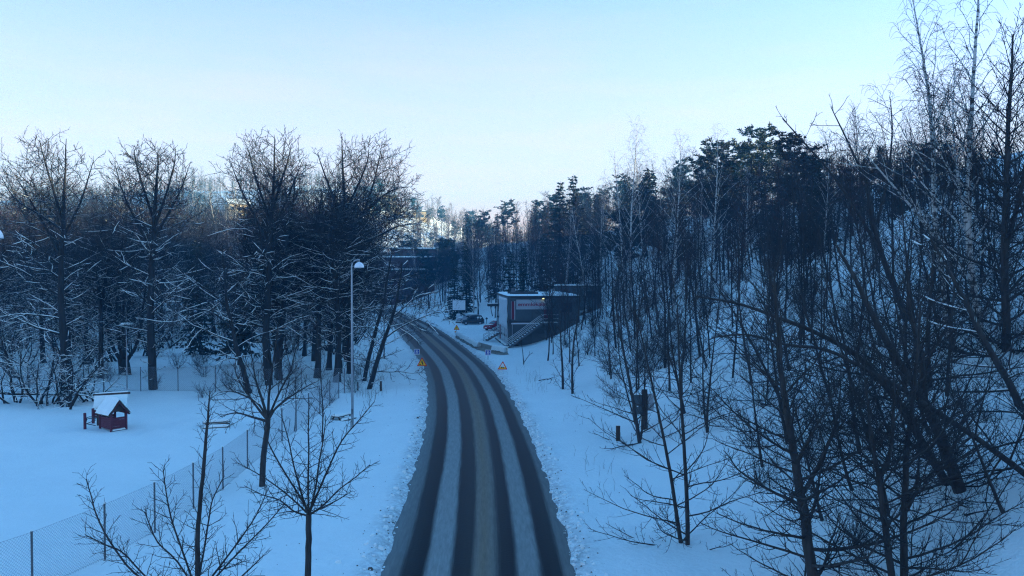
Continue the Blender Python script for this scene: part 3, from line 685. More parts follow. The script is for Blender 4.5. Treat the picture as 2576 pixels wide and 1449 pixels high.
for j in range(ny_ + 1):
    for i in range(nx_ + 1):
        x = -.12 + (BL + .24) * i / nx_; y = -.12 + (BD + .24) * j / ny_; ed = (i in (0, nx_)) or (j in (0, ny_))
        vs_.append((x, y, 6.442 if ed else 6.6 + .03 * noise.noise(Vector((x * .8, y * .8, 0)))))
rs.add(vs_, [(j * (nx_ + 1) + i, j * (nx_ + 1) + i + 1, (j + 1) * (nx_ + 1) + i + 1, (j + 1) * (nx_ + 1) + i) for j in range(ny_) for i in range(nx_)])
o = rs.build('roof_snow', 'snow', bld, True)
for y in (2.2, 4.6): MB().box((2.2, y, 6.72), (3.6, .22, .26)).build('roof_beam', 'steel_black', bld)
MB().box((1.0, 3.4, 6.95), (.45, .45, .7)).build('roof_vent', 'galv_dark', bld)
b = MB()
for j in range(7):
    for i in range(9):
        pass
bn = MB(); vs_ = []; nb, mb = 14, 10
for j in range(mb + 1):
    for i in range(nb + 1):
        y = .5 + 9.2 * i / nb; z = 2.35 + 3.75 * j / mb
        vs_.append((-.16 - .035 * math.sin(z * 4.2 + .3 * y) - .03 * noise.noise(Vector((y * .6, z * .9, 3))), y, z))
bn.add(vs_, [(j * (nb + 1) + i, (j + 1) * (nb + 1) + i, (j + 1) * (nb + 1) + i + 1, j * (nb + 1) + i + 1) for j in range(mb) for i in range(nb)])
o = bn.build('banner', 'banner', bld, True); s_ = o.modifiers.new('solid', 'SOLIDIFY'); s_.thickness = .012
# strip of tall windows under the banner
for y in (1.6, 3.3, 5.1, 6.9):
    f = MB().box((-.115, y, 1.45), (.06, 1.3, 1.75)).build('window', 'glass', bld)
    m_ = MB()
    for yy in (-.66, .66): m_.box((-.12, y + yy, 1.45), (.08, .10, 1.85))
    for zz in (.56, 2.34): m_.box((-.121, y, zz), (.075, 1.22, .08))
    m_.build('frame', 'trim_white', f)
d_ = MB().box((-.12, 8.6, 1.55), (.05, 1.1, 2.15)).build('door', 'trim_red', bld); MB().tube([(-.17, 8.2, 1.5), (-.17, 8.2, 1.62)], .02, 6).build('handle', 'galv', d_)
MB().box((-.14, 11.2, 1.6), (.05, 1.2, 1.3)).build('window', 'glass', bld)
MB().box((-.14, 11.2, 4.8), (.05, 1.0, 1.6)).build('window', 'glass', bld)
# snow ledge on the plinth along the end wall, and blocks it stands on
lb = MB()
for k in range(9): lb.box((-.25, .6 + 1.45 * k, .16), (.36, 1.3, .32))
lb.build('footing', 'steel_black', bld)
ls = MB(); rr_ = random.Random(3)
for k in range(26): ls.box((-.26 + rr_.uniform(-.05, .05), .3 + .48 * k, .36 + rr_.uniform(-.03, .04)), (.4, .47, .14), rr_.uniform(-.1, .1), top=.7)
ls.build('ledge_snow', 'snow', bld, bevel=.03)
# facade: red strip, sign, ledge between the storeys
MB().box((.52, -.115, 4.65), (.30, .05, 2.2)).build('red_strip', 'trim_red', bld)
MB().box((.74, -.11, 4.65), (.07, .04, 2.3)).build('trim_strip', 'trim_white', bld)
MB().box((.30, -.11, 4.65), (.06, .04, 2.3)).build('trim_strip', 'facade_grey', bld)
sg = MB().box((3.1, -.125, 5.38), (4.35, .06, 1.22)).build('wall_sign', 'plaster_white', bld)
lettering('lettering', 'emmlokalin', .62, 'letter_red', sg, (2.95, -.165, 5.38), (R(90), 0, 0), .006, .012, 3.6)
MB().box((3.1, -.10, 6.12), (4.6, .22, .10)).build('sign_hood', 'steel_black', bld)
MB().box((BL / 2 + .2, -.10, 3.16), (BL - .5, .10, .12)).build('ledge', 'galv_dark', bld)
MB().box((2.5, -.16, 3.02), (4.4, .09, .16)).build('rail_beam', 'banner', bld)
MB().box((.1, -.2, 3.35), (.35, .35, .5)).build('lamp_box', 'steel_black', bld)
MB().tube([(.42, -.16, .2), (.42, -.16, 3.0)], .05, 8).build('drainpipe', 'galv', bld)
MB().box((4.9, -.125, 4.55), (1.0, .05, 2.1)).build('door', 'trim_red', bld)
for x in (7.3,):
    w_ = MB().box((x, -.105, 4.95), (1.3, .05, 1.15)).build('window', 'glass', bld)
    MB().box((x, -.13, 4.33), (1.5, .10, .07)).build('sill', 'galv_dark', w_)
lm = bpy.data.materials.new('lit_lamp'); lm.use_nodes = True; lp = lm.node_tree.nodes['Principled BSDF']; lp.inputs['Emission Color'].default_value = (1, .78, .25, 1); lp.inputs['Emission Strength'].default_value = 1.6; M['lit'] = lm
wl = MB().box((4.3, -.22, 6.22), (.34, .24, .16)).build('wall_lamp', 'steel_black', bld); MB().box((4.3, -.30, 6.10), (.20, .14, .07)).build('lit_glass', 'lit', wl)
# outside stair up the facade
st = empty('outside_stair', (-.4, 103.2, 0), 'long snow-dusted steel stair rising along the dark facade of the site building', 'stair', rotz=BA)
def stair(root, x0, z0, x1, z1, y, w, n, dirx=1, axis='x', rails=((0, 1),)):
    def V(x, yy, z): return (x, yy, z) if axis == 'x' else (x, yy, z)
    for yy in (y, y - w): MB().beam((x0, yy, z0), (x1, yy, z1), .06, .24).build('stringer', 'galv_dark', root)
    tm_ = MB().box((0, 0, 0), (abs(x1 - x0) / n * .92, w - .08, .045)).mesh('tread', 'galv_dark')
    sm_ = MB().box((0, 0, .055), (abs(x1 - x0) / n * .8, w - .2, .07), top=.8).mesh('tread_snow', 'snow')
    for k in range(n):
        f = (k + .5) / n; t_ = piece('tread', tm_, root, (x0 + (x1 - x0) * f, y - w / 2, z0 + (z1 - z0) * f + .06)); piece('tread_snow', sm_, t_)
    for yy in (y, y - w):
        for h_ in (.95, .5):
            MB().tube([(x0, yy, z0 + h_), (x1, yy, z1 + h_)], .03, 6).build('handrail', 'galv', root)
            MB().beam((x0, yy, z0 + h_ + .035), (x1, yy, z1 + h_ + .035), .05, .03).build('rail_snow', 'snow', root)
        for f in (0, .33, .66, 1): x = x0 + (x1 - x0) * f; z = z0 + (z1 - z0) * f; MB().tube([(x, yy, z), (x, yy, z + .97)], .025, 6).build('rail_post', 'galv', root)
stair(st, -.35, .05, 4.1, 3.2, -.45, 1.15, 15)
MB().box((5.0, -1.02, 3.14), (1.9, 1.2, .10)).build('landing', 'galv_dark', st); MB().box((5.0, -1.02, 3.22), (1.8, 1.1, .07), top=.93).build('landing_snow', 'snow', st)
for z in (3.65, 4.15): MB().tube([(4.1, -1.6, z), (5.95, -1.6, z)], .03, 6).build('handrail', 'galv', st); MB().box((5.02, -1.6, z + .05), (1.8, .06, .04)).build('rail_snow', 'snow', st)
for x in (4.3, 5.8): MB().tube([(x, -1.55, ground(-.4 + x, 101.8) - .3), (x, -1.55, 3.1)], .05, 6).build('support_post', 'galv_dark', st)
st2 = empty('door_stair', (-.4, 103.2, 0), 'short steel stair up to the red door in the end wall of the site building', 'stair', rotz=BA)
stair(st2, -2.35, .0, -.2, 1.25, 9.2, 1.2, 6)
cv = MB().box((-.80, 12.3, 4.78), (1.4, 1.0, .34)).build('canopy', 'steel_black', bld); MB().box((-.80, 12.3, 5.0), (1.35, .95, .10), top=.95).build('canopy_snow', 'snow', cv)
# second cabin up the slope
c2 = empty('site_cabin', (9.6, 121, 0), 'low dark cabin with snow on its flat roof, higher up behind the site building', 'building', rotz=R(-8))
MB().box((0, 0, 5.5), (6.5, 3, 3.4)).build('wall', 'facade', c2); MB().box((0, 0, 7.26), (6.9, 3.3, .12)).build('roof', 'steel_black', c2); MB().box((0, 0, 7.42), (6.8, 3.2, .2), top=.97).build('roof_snow', 'snow', c2, bevel=.05)
for x in (-1.9, 1.9): MB().box((x, -1.52, 6.1), (1.2, .06, .9)).build('window', 'glass', c2)

# far school blocks, hall, and the sunlit villas on the hill
def block(name, label, x, y, z0, w, d, h, wall, rz=0, win=None, roofm='steel_black', pitched=0.0, wn=(1.4, 1.3)):
    o = empty(name, (x, y, 0), label, 'building', rotz=rz)
    MB().box((0, 0, z0 + h / 2), (w, d, h)).build('wall', wall, o)
    if pitched:
        pr = [(-w / 2 - .5, 0), (w / 2 + .5, 0), (0, pitched)]
        MB().prism([(-d / 2 - .5, 0), (d / 2 + .5, 0), (0, pitched)], (-w / 2 - .4, 0, z0 + h), (0, 1, 0), (0, 0, 1), (1, 0, 0), w + .8).build('roof', roofm, o)
    else:
        MB().box((0, 0, z0 + h + .14), (w + .8, d + .8, .28)).build('roof', roofm, o); MB().box((0, 0, z0 + h + .46), (w + .7, d + .7, .36), top=.985).build('roof_snow', 'snow', o)
    if win:
        for zz, n in win:
            gm = MB().box((0, 0, 0), (wn[0], .1, wn[1])).mesh('window', 'glass'); fm = MB().box((0, -.02, -wn[1] / 2 - .06), (wn[0] + .2, .16, .10)).mesh('sill', 'trim_white')
            for k in range(n):
                w_ = piece('window', gm, o, (-w / 2 + w * (k + .5) / n, -d / 2 - .03, z0 + zz)); piece('sill', fm, w_)
    return o
block('school_building', 'long dark red brick block with snow on its flat roof, behind the lamp', -34, 236, 0, 34, 14, 12.4, 'brick', R(4), ((2.2, 9), (5.6, 9), (9.4, 9)))
block('school_building', 'stepped upper brick storey with a snowy terrace, nearest the hall', -26.5, 246, 0, 17, 12, 15.0, 'brick', R(4), ((13.4, 5),))
block('school_building', 'lower brick wing with a snow-covered roof, in front of the long block', -27, 222, 0, 13, 9, 9.0, 'brick', R(4), ((2.2, 4), (6.2, 4)))
block('hall', 'pale blue-grey hall under a dark low-pitched roof, right of the brick school', -17.5, 262, 0, 13, 16, 16.0, 'plaster_white', R(4), ((13.5, 5),), pitched=1.7)
def hz(x, y): return ground(x, y)
vx, vy = -66, 420; block('hill_villa', 'yellow villa catching low sun on the far hilltop', vx + 4, vy, hz(vx + 4, vy) - 2, 8, 9, 8.5, 'plaster_yellow', R(12), ((3.2, 3), (6.4, 3)), pitched=2.0, roofm='snow')
block('hill_villa', 'wide flat dark-roofed house beside the yellow villa on the hilltop', vx - 8, vy + 3, hz(vx - 8, vy) - 2, 11, 9, 7.0, 'plaster_white', R(6), ((3.0, 3), (5.6, 3)))
block('hill_villa', 'low flat-roofed yellow house among trees near the gap over the road', -47, 430, hz(-47, 430) - 2, 8, 8, 5.5, 'plaster_yellow', R(20), ((3.2, 3),))
block('hill_villa', 'small orange house low on the sunlit hillside behind the bare trees', -118, 360, hz(-118, 360) - 1, 9, 9, 7, 'plaster_yellow', R(30), ((2.5, 3), (5.2, 3)), pitched=2.5, roofm='snow')

# ------------------------------------------------------------------ lamps
def street_lamp(base, h, arm, label, r=.085, dome=.31):
    o = empty('street_lamp', base, label, 'street lamp', 'street lamps along the path')
    a = .38
    pts = [(0, 0, -.2), (0, 0, h * .5), (0, 0, h - a)] + [(a - a * math.cos(t), 0, h - a + a * math.sin(t)) for t in (R(25), R(50), R(70), R(90))] + [(arm, 0, h)]
    pts = [(x, y, z) for x, y, z in pts]
    MB().tube(pts, [r, r * .9, r * .62] + [r * .55] * 5, 10).build('pole', 'galv', o, True)
    c = (arm * .92, 0, h - .18 - dome)
    ring = [(dome * math.cos(t) * 1.0, dome * 1.15 * math.sin(t)) for t in [R(90 * k / 8) for k in range(9)]]
    m = MB(); n = 20; vs_ = []
    for rr, z in ring[:-1]:
        for k in range(n): vs_.append((c[0] + rr * math.cos(2 * math.pi * k / n), c[1] + rr * math.sin(2 * math.pi * k / n), c[2] + z))
    vs_.append((c[0], c[1], c[2] + ring[-1][1])); tp = len(vs_) - 1; L_ = len(ring) - 1
    fs = [(i * n + k, i * n + (k + 1) % n, (i + 1) * n + (k + 1) % n, (i + 1) * n + k) for i in range(L_ - 1) for k in range(n)] + [((L_ - 1) * n + k, (L_ - 1) * n + (k + 1) % n, tp) for k in range(n)] + [tuple(range(n - 1, -1, -1))]
    m.add(vs_, fs).build('lamp_bowl', 'white_plastic', o, True)
    MB().tube([(c[0], 0, c[2] + dome * 1.1), (c[0], 0, h)], .035, 8).build('hanger', 'galv', o)
    MB().tube([(c[0], 0, c[2] - .10), (c[0], 0, c[2] - .004)], [dome * .55, dome * .9], 16).build('lamp_glass', 'glass', o)
    if r > .08: MB().box((0, -r * .9, 1.0), (.12, .03, .35)).build('hatch', 'galv_dark', o)
    return o
p = gp(885, 1078); street_lamp(p, 10.45, .50, 'tall grey street lamp with a white dome, beside the path in mid-picture')
street_lamp((-16.75, 25.8, ground(-16.75, 25.8)), 11.35, .78, 'street lamp whose white dome just enters the left edge, over the fence')
p = gp(966, 904); street_lamp(p, 10.6, .50, 'distant street lamp pole behind the two leaning trunks by the path')
p = Vector((-31.2, 67.5, 0)); p.z = ground(p.x, p.y)
o = empty('park_lamp', p, 'low park lamp with a flat snow-topped shade, behind the playhouse', 'park lamp')
MB().tube([(0, 0, -.2), (0, 0, 5.2)], [.06, .045], 8).build('pole', 'galv', o); MB().tube([(0, 0, 5.0), (0, 0, 5.28)], [.10, .5], 14).build('lamp_shade', 'galv_dark', o); MB().tube([(0, 0, 5.285), (0, 0, 5.40)], [.5, .34], 14).build('shade_snow', 'snow', o, True)

# ------------------------------------------------------------------ road signs
def sign_root(name, base, face, label, group=None):
    a = math.atan2(-base[0] * face, base[1]) * 0
    return empty(name, base, label, 'road sign', group, rotz=0)
def speed_sign(base, rz, label):
    o = sign_root('speed_sign', base, 1, label, 'blue speed signs'); o.rotation_euler[2] = rz
    MB().tube([(0, .03, -.3), (0, .03, .95)], .03, 8).build('post', 'galv_dark', o)
    pl = MB().box((0, 0, .72), (.62, .02, .62)).build('plate', 'sign_white', o, bevel=.008)
    MB().box((0, -.013, .72), (.50, .004, .50)).build('blue_field', 'sign_blue', pl)
    lettering('lettering', '30', .30, 'sign_white', pl, (0, -.018, .72), (R(90), 0, 0), .002, .012)
    MB().box((0, -.018, .895), (.20, .004, .035)).build('small_line', 'sign_white', pl); MB().box((0, -.018, .535), (.34, .004, .04)).build('small_line', 'sign_white', pl)
    return o
def gz(p): return Vector((p.x, p.y, ground(p.x, p.y)))
p = gp(1048, 903); speed_sign(p, R(3), 'blue square 30 sign on a short post left of the road')
p = gp(1227.5, 906); speed_sign(p, R(-3), 'blue square 30 sign on the right verge below the concrete barriers')
def tri(s, c=(0, 0)):
    h = s * .866; return [(c[0] - s / 2, c[1] - h / 3), (c[0] + s / 2, c[1] - h / 3), (c[0], c[1] + h * 2 / 3)]
def rtri(s, r, c=(0, 0), n=4):
    out = []; P = tri(s - 2 * r * 1.732 / 1.0 * 1.0 if False else s - r * 3.46, c)
    for i, (x, y) in enumerate(P):
        a0 = (210, 330, 90)[i] - 60
        out += [(x + r * math.cos(R(a0 + 120 * k / n)), y + r * math.sin(R(a0 + 120 * k / n))) for k in range(n + 1)]
    return out
def tri_sign(base, s, zc, rz, label, glyph, name='warning_sign', post=True, tilt=0.0):
    o = sign_root(name, base, 1, label); o.rotation_euler[2] = rz
    if tilt: o.rotation_euler[0] = tilt
    if post: MB().tube([(0, .035, -.3), (0, .035, zc + s * .5)], .03, 8).build('post', 'galv_dark', o)
    pl = MB().prism(rtri(s, .045, (0, zc)), (0, 0, 0), (1, 0, 0), (0, 0, 1), (0, 1, 0), .02).build('red_border', 'sign_red', o)
    MB().prism(rtri(s * .74, .02, (0, zc)), (0, -.006, 0), (1, 0, 0), (0, 0, 1), (0, 1, 0), .004).build('yellow_field', 'sign_yellow', pl)
    g = MB()
    for poly in glyph: g.prism([(x * s, zc + y * s) for x, y in poly], (0, -.012, 0), (1, 0, 0), (0, 0, 1), (0, 1, 0), .004)
    g.build('symbol', 'sign_black', pl)
    return o
circ = lambda x, y, r, n=10: [(x + r * math.cos(2 * math.pi * k / n), y + r * math.sin(2 * math.pi * k / n)) for k in range(n)]
DIG = [circ(.0, .22, .042), [(-.045, .18), (.035, .19), (.075, .10), (.07, .02), (-.01, .02), (-.03, .09)], [(-.01, .03), (.05, .03), (.055, -.17), (.015, -.17), (.01, -.05)], [(.03, .03), (.075, .03), (.14, -.15), (.10, -.17), (.045, -.05)],
       [(-.045, .175), (-.015, .15), (-.06, .06), (-.085, .075)], [(-.075, .10), (-.055, .11), (.10, -.13), (.08, -.14)], [(-.28, -.17), (-.08, -.17), (-.14, -.09), (-.19, -.06), (-.23, -.10)]]
EXC = [[(-.035, .24), (.035, .24), (.022, -.03), (-.022, -.03)], circ(0, -.10, .038)]
TWO = [[(-.16, -.16), (-.02, -.16), (-.03, -.05), (-.08, .0), (-.14, -.06)], [(.02, -.16), (.15, -.16), (.14, -.04), (.08, .0), (.03, -.06)]]
p = gp(1061, 933); tri_sign(p, 1.0, .72, R(4), 'red and yellow roadworks triangle with a digging figure left of the road', DIG, 'roadworks_sign')
p = gp(1148.5, 845); o = tri_sign(p, .88, 1.08, R(-2), 'yellow exclamation mark triangle above an orange plate at the end of the barriers', EXC)
MB().box((0, -.0, .53), (.60, .02, .20)).build('lower_plate', 'sign_orange', o)
p = gp(1264, 933); o = tri_sign(p, .95, .36, R(-6), 'warning triangle half buried in snow on the right verge', TWO, 'warning_sign', False, R(-18))
sc_ = MB(); rr_ = random.Random(8); P_ = [(-.34, .30), (.34, .30), (.26, .22 + .26), (.10, .60), (.05, .78), (-.05, .78), (-.12, .58), (-.25, .46)]
sc_.prism([(x * .92 * .88 / .88, y) for x, y in [(-.25, .305), (-.05, .335), (.12, .30), (.25, .325), (.17, .46), (.06, .66), (-.06, .66), (-.17, .46)]], (0, -.06, 0), (1, 0, 0), (0, 0, 1), (0, 1, 0), .045).build('snow_patch', 'snow', o, bevel=.015)

# ------------------------------------------------------------------ barriers, bollards, boxes by the road
def barrier_mesh(L, name='barrier'):
    prof = [(-.30, 0), (.30, 0), (.30, .12), (.14, .34), (.10, .80), (-.10, .80), (-.14, .34), (-.30, .12)]
    m = MB(); m.prism(prof, (-L / 2, 0, 0), (0, 1, 0), (0, 0, 1), (1, 0, 0), L); return m.mesh(name, 'concrete')
def barrier_snow(L, seed, wide):
    rr_ = random.Random(seed); m = MB(); n = 12; vs_ = []; fs = []
    prof = [(-.30 * wide, .42), (-.22 * wide, .72), (-.12, .93), (.0, 1.0), (.12, .94), (.20, .78), (.24, .5)]
    k = len(prof)
    for i in range(n + 1):
        x = -L / 2 + L * i / n
        for y, z in prof: vs_.append((x, y * rr_.uniform(.9, 1.1), z + (rr_.uniform(-.10, .08) if z < .8 else rr_.uniform(-.03, .03))))
    for i in range(n):
        for j in range(k - 1): fs.append((i * k + j, i * k + j + 1, (i + 1) * k + j + 1, (i + 1) * k + j))
    fs += [tuple(range(k)), tuple(range(n * k + k - 1, n * k - 1, -1))]
    return m.add(vs_, fs).mesh('barrier_snow', 'snow', True)
bp = [gp(1150, 847), gp(1163, 857), gp(1180, 868), gp(1193, 875), gp(1205, 881)]
pts = []
for i in range(len(bp) - 1): pts += [bp[i].lerp(bp[i + 1], k / 2) for k in range(2)]
pts.append(bp[-1])
BLAB = ['snow-capped concrete barrier at the far end of its row, beside the exclamation sign', 'second concrete barrier from the exclamation sign, under thick snow', 'third concrete barrier from the exclamation sign, under thick snow', 'middle concrete barrier of the curving row, snow hanging over its front', 'fifth snow-covered concrete barrier, counting from the exclamation sign', 'sixth snow-covered concrete barrier, counting from the exclamation sign', 'seventh snow-covered concrete barrier, just before the gap in the row', 'eighth snow-covered barrier, touching the gap beside the bare barrier']
def place_barrier(a, b, label, seed, snow=True, h=1.0):
    L = (b - a).length * .97; c = (a + b) / 2
    o = empty('concrete_barrier', (c.x, c.y, ground(c.x, c.y) - .05), label, 'barrier', 'concrete barriers round the car park', math.atan2(b.y - a.y, b.x - a.x)); o.scale.z = h
    piece('block', barrier_mesh(L), o)
    if snow: piece('snow_cap', barrier_snow(L, seed, 1.1), o)
for i in range(len(pts) - 1): place_barrier(pts[i], pts[i + 1], BLAB[i], 30 + i)
a, b_, c_ = gp(1207, 880), gp(1240, 889), gp(1275, 893)
place_barrier(a, b_, 'bare grey-green concrete barrier with no snow on its face', 50, False, 1.1); place_barrier(b_, c_, 'snow-topped concrete barrier nearest the building corner, its end grey and bare', 51, True, 1.05)

def post(u, v, h, w, mname, label, cap=True, square=True, name='bollard', cat='bollard'):
    p = gp(u, v); o = empty(name, p, label, cat)
    if square: MB().box((0, 0, h / 2 - .1), (w, w, h + .2)).build('post', mname, o, bevel=.015)
    else: MB().tube([(0, 0, -.2), (0, 0, h)], w / 2, 10).build('post', mname, o)
    if cap: MB().box((0, 0, h + .03), (w * 1.05, w * 1.05, .06), top=.7).build('snow_cap', 'snow', o, bevel=.01)
    return o
post(1556, 1111, .86, .22, 'dark_wood', 'square dark timber post in the snow on the right verge, under the boughs')
post(957, 985, .80, .16, 'dark_wood', 'thick dark post at the edge of the path beside the leaning trunk')
post(899, 985, .72, .09, 'dark_wood', 'thin dark post left of the leaning trunk by the path', False)
p = gp(1622, 1083)
o = empty('utility_post', p, 'stout wooden post carrying two utility cabinets among the right-hand trees', 'utility post')
MB().tube([(0, 0, -.3), (.02, 0, 1.2), (0, 0, 2.3)], [.20, .18, .17], 10).build('post', 'dark_wood', o); MB().box((-.42, -.02, 1.45), (.52, .34, 1.15)).build('cabinet', 'facade', o, bevel=.02); MB().box((.36, .02, 1.55), (.34, .3, .95)).build('cabinet', 'facade_grey', o, bevel=.02); MB().box((-.42, -.02, 2.06), (.54, .36, .08), top=.8).build('snow_cap', 'snow', o)
MB().box((-.42, -.2, 1.35), (.08, .02, .05)).build('label_plate', 'sign_white', o)
p = gp(1450, 1045)

# ------------------------------------------------------------------ car park: board, box, boom, cars
p = gp(1156, 806); p = Vector((p.x, 151, ground(p.x, 151)))
o = empty('notice_board', p, 'white notice board on a post, stuck with snow, in front of the dark spruce', 'notice board', rotz=R(-2))
MB().box((0, 0, .9), (.18, .18, 2.0)).build('post', 'galv_dark', o); MB().box((.08, -.12, 2.95), (2.3, .06, 1.75)).build('board', 'sign_white', o, bevel=.01); MB().box((.08, -.085, 2.95), (2.4, .05, 1.85)).build('rim', 'galv_dark', o)
sp_ = MB(); rr_ = random.Random(4)
for k in range(16):
    x, z = rr_.uniform(-.95, .9), rr_.uniform(2.2, 3.65); a_ = rr_.uniform(.3, .9); l = rr_.uniform(.1, .5); sp_.beam((x, -.155, z), (x + l * math.cos(a_), -.155, z + l * math.sin(a_)), .01, rr_.uniform(.02, .06))
sp_.build('snow_smear', 'concrete', o)
o = empty('ticket_machine', (p.x + .12, 148.6, ground(p.x, 148.6)), 'pale ticket box with a dark panel, standing below the notice board', 'ticket machine')
MB().box((0, 0, .75), (.72, .4, 1.5)).build('cabinet', 'trim_white', o, bevel=.03); MB().box((0, -.215, .38), (.56, .03, .55)).build('panel', 'steel_black', o); MB().box((0, 0, 1.54), (.7, .38, .1), top=.8).build('snow_cap', 'snow', o)
o = empty('log', (-8.6, 146, ground(-8.6, 146)), 'dark fallen log topped with snow, lying left of the black car', 'log', rotz=R(-12))
MB().tube([(-1.3, 0, .22), (0, 0, .2), (1.7, .05, .16)], [.10, .14, .13], 8).build('wood', 'dark_wood', o); MB().tube([(-1.1, 0, .33), (0, 0, .32), (1.5, .05, .27)], [.05, .09, .07], 6).build('snow_cap', 'snow', o, True)

def car(root, paint, L=4.1, Wd=1.72, H=1.5, snow=False, hatch=True):
    """profile along x (front at -x); body below the waist, cabin above, arches cut by the wheels"""
    hw = Wd / 2
    def loft(secs, name, m, parent):
        mb = MB(); n = len(secs[0]); vs_ = [v for s in secs for v in s]
        fs = [(i * n + k, i * n + (k + 1) % n, (i + 1) * n + (k + 1) % n, (i + 1) * n + k) for i in range(len(secs) - 1) for k in range(n)]
        fs += [tuple(range(n - 1, -1, -1)), tuple(range((len(secs) - 1) * n, len(secs) * n))]
        return mb.add(vs_, fs).build(name, m, parent, True)
    def sec(x, z0, z1, w0, w1): return [(x, -w0, z0), (x, w0, z0), (x, w0 * 1.02, (z0 + z1) * .5), (x, w1, z1), (x, w1 * .6, z1 + .03), (x, -w1 * .6, z1 + .03), (x, -w1, z1), (x, -w0 * 1.02, (z0 + z1) * .5)]
    body = loft([sec(-L * .5, .34, .60, hw * .70, hw * .66), sec(-L * .475, .25, .72, hw * .88, hw * .78), sec(-L * .40, .20, .80, hw * .98, hw * .88), sec(-L * .22, .19, .93, hw, hw * .93), sec(0, .18, .98, hw, hw * .96), sec(L * .3, .19, 1.0, hw, hw * .96), sec(L * .45, .24, 1.0, hw * .97, hw * .92), sec(L * .495, .34, .94, hw * .86, hw * .82)], 'body', paint, root)
    def csec(x, z, w): return [(x, -w, .96), (x, w, .96), (x, w * .97, (z + .96) / 2), (x, w * .86, z), (x, w * .5, z + .03), (x, -w * .5, z + .03), (x, -w * .86, z), (x, -w * .97, (z + .96) / 2)]
    loft([csec(-L * .24, 1.0, hw * .86), csec(-L * .10, H - .12, hw * .86), csec(0, H - .02, hw * .88), csec(L * .22, H, hw * .88), csec(L * .38, H - .06, hw * .86), csec(L * .47, 1.02, hw * .84)], 'cabin', paint, root)
    for s in (-1, 1):
        MB().prism([(-L * .17, 1.02), (L * .06, 1.02), (L * .06, H - .16), (-L * .07, H - .2)], (0, s * hw * .875, 0), (1, 0, 0), (0, 0, 1), (0, s, 0), .02).build('side_window', 'glass', root)
        MB().prism([(L * .08, 1.02), (L * .36, 1.02), (L * .33, H - .22), (L * .08, H - .16)], (0, s * hw * .875, 0), (1, 0, 0), (0, 0, 1), (0, s, 0), .02).build('side_window', 'glass', root)
        for x in (-L * .31, L * .31):
            w_ = MB().tube([(x, s * (hw - .20), .31), (x, s * (hw + .012), .31)], .31, 18).build('wheel', 'rubber', root); MB().tube([(x, s * (hw - .04), .31), (x, s * (hw + .025), .31)], .19, 12).build('rim', 'galv', w_)
        MB().box((-L * .452, s * hw * .64, .66), (.10, .34, .13), s * .25).build('headlight', 'sign_white', root); MB().box((L * .485, s * hw * .74, .82), (.06, .22, .24)).build('tail_light', 'sign_red', root)
        MB().box((-L * .13, s * (hw + .07), 1.02), (.12, .16, .12)).build('mirror', paint, root, bevel=.02)
    MB().add([(-L * .235, -hw * .74, 1.02), (-L * .235, hw * .74, 1.02), (-L * .115, hw * .68, H - .13), (-L * .115, -hw * .68, H - .13)], [(0, 3, 2, 1)]).build('windscreen', 'glass', root).location.x = -.03
    MB().box((-L * .497, 0, .45), (.03, .5, .11)).build('number_plate', 'sign_white', root)
    if snow:
        MB().box((L * .14, 0, H + .08), (L * .44, Wd * .74, .14), top=.88).build('roof_snow', 'snow', root, bevel=.04)
        MB().box((-L * .34, 0, .93), (L * .20, Wd * .78, .12), top=.85).build('bonnet_snow', 'snow', root, bevel=.04)
p = gp(1190, 818)
o = empty('parked_car', (-6.75, 143.2, ground(-6.75, 143.2)), 'black hatchback parked on the snow beside the notice board', 'car', rotz=R(8)); car(o, 'car_black', 3.9, 1.72, 1.62)
sp_ = MB(); rr_ = random.Random(6)
for k in range(9): x, z = rr_.uniform(.75, 1.45), rr_.uniform(.95, 1.45); sp_.box((x, -.83 + (z - .95) * .12, z), (rr_.uniform(.08, .26), .03, rr_.uniform(.05, .2)))
sp_.build('snow_patch', 'snow', o)
o = empty('parked_car', (-7.7, 148.4, ground(-7.7, 148.4)), 'silver car with snow on its roof, mostly hidden behind the black hatchback', 'car', rotz=R(5)); car(o, 'car_white', 4.2, 1.7, 1.45, True)
o = empty('parked_car', (-2.5, 131.0, ground(-2.5, 131.0)), 'red car behind the short stair at the end of the site building', 'car', rotz=R(40)); car(o, 'car_red', 4.1, 1.7, 1.45, True)
o = empty('post_light', (-4.05, 133.4, ground(-4.05, 133.4)), 'thin marker post with a knob beside the red car', 'post'); MB().tube([(0, 0, -.1), (0, 0, 1.5)], .05, 8).build('post', 'steel_black', o); MB().tube([(0, 0, 1.5), (0, 0, 1.66), (0, 0, 1.8)], [.16, .2, .05], 8).build('cap', 'steel_black', o)

# ------------------------------------------------------------------ playground: house, shelter board, bench
hu = gp(275, 1089)
HA = math.atan2(.78, .63)
o = empty('playhouse', (hu.x, hu.y, hu.z - .05), 'red wooden playhouse with a steep snow-covered roof on the playground', 'playhouse')
ex = Vector((-1.05, .85, 0)).normalized(); ey = Vector((.63, .78, 0)).normalized()   # long wall, gable
o.rotation_euler = (0, 0, math.atan2(ey.y, ey.x)); LW, GW = 1.42, .92
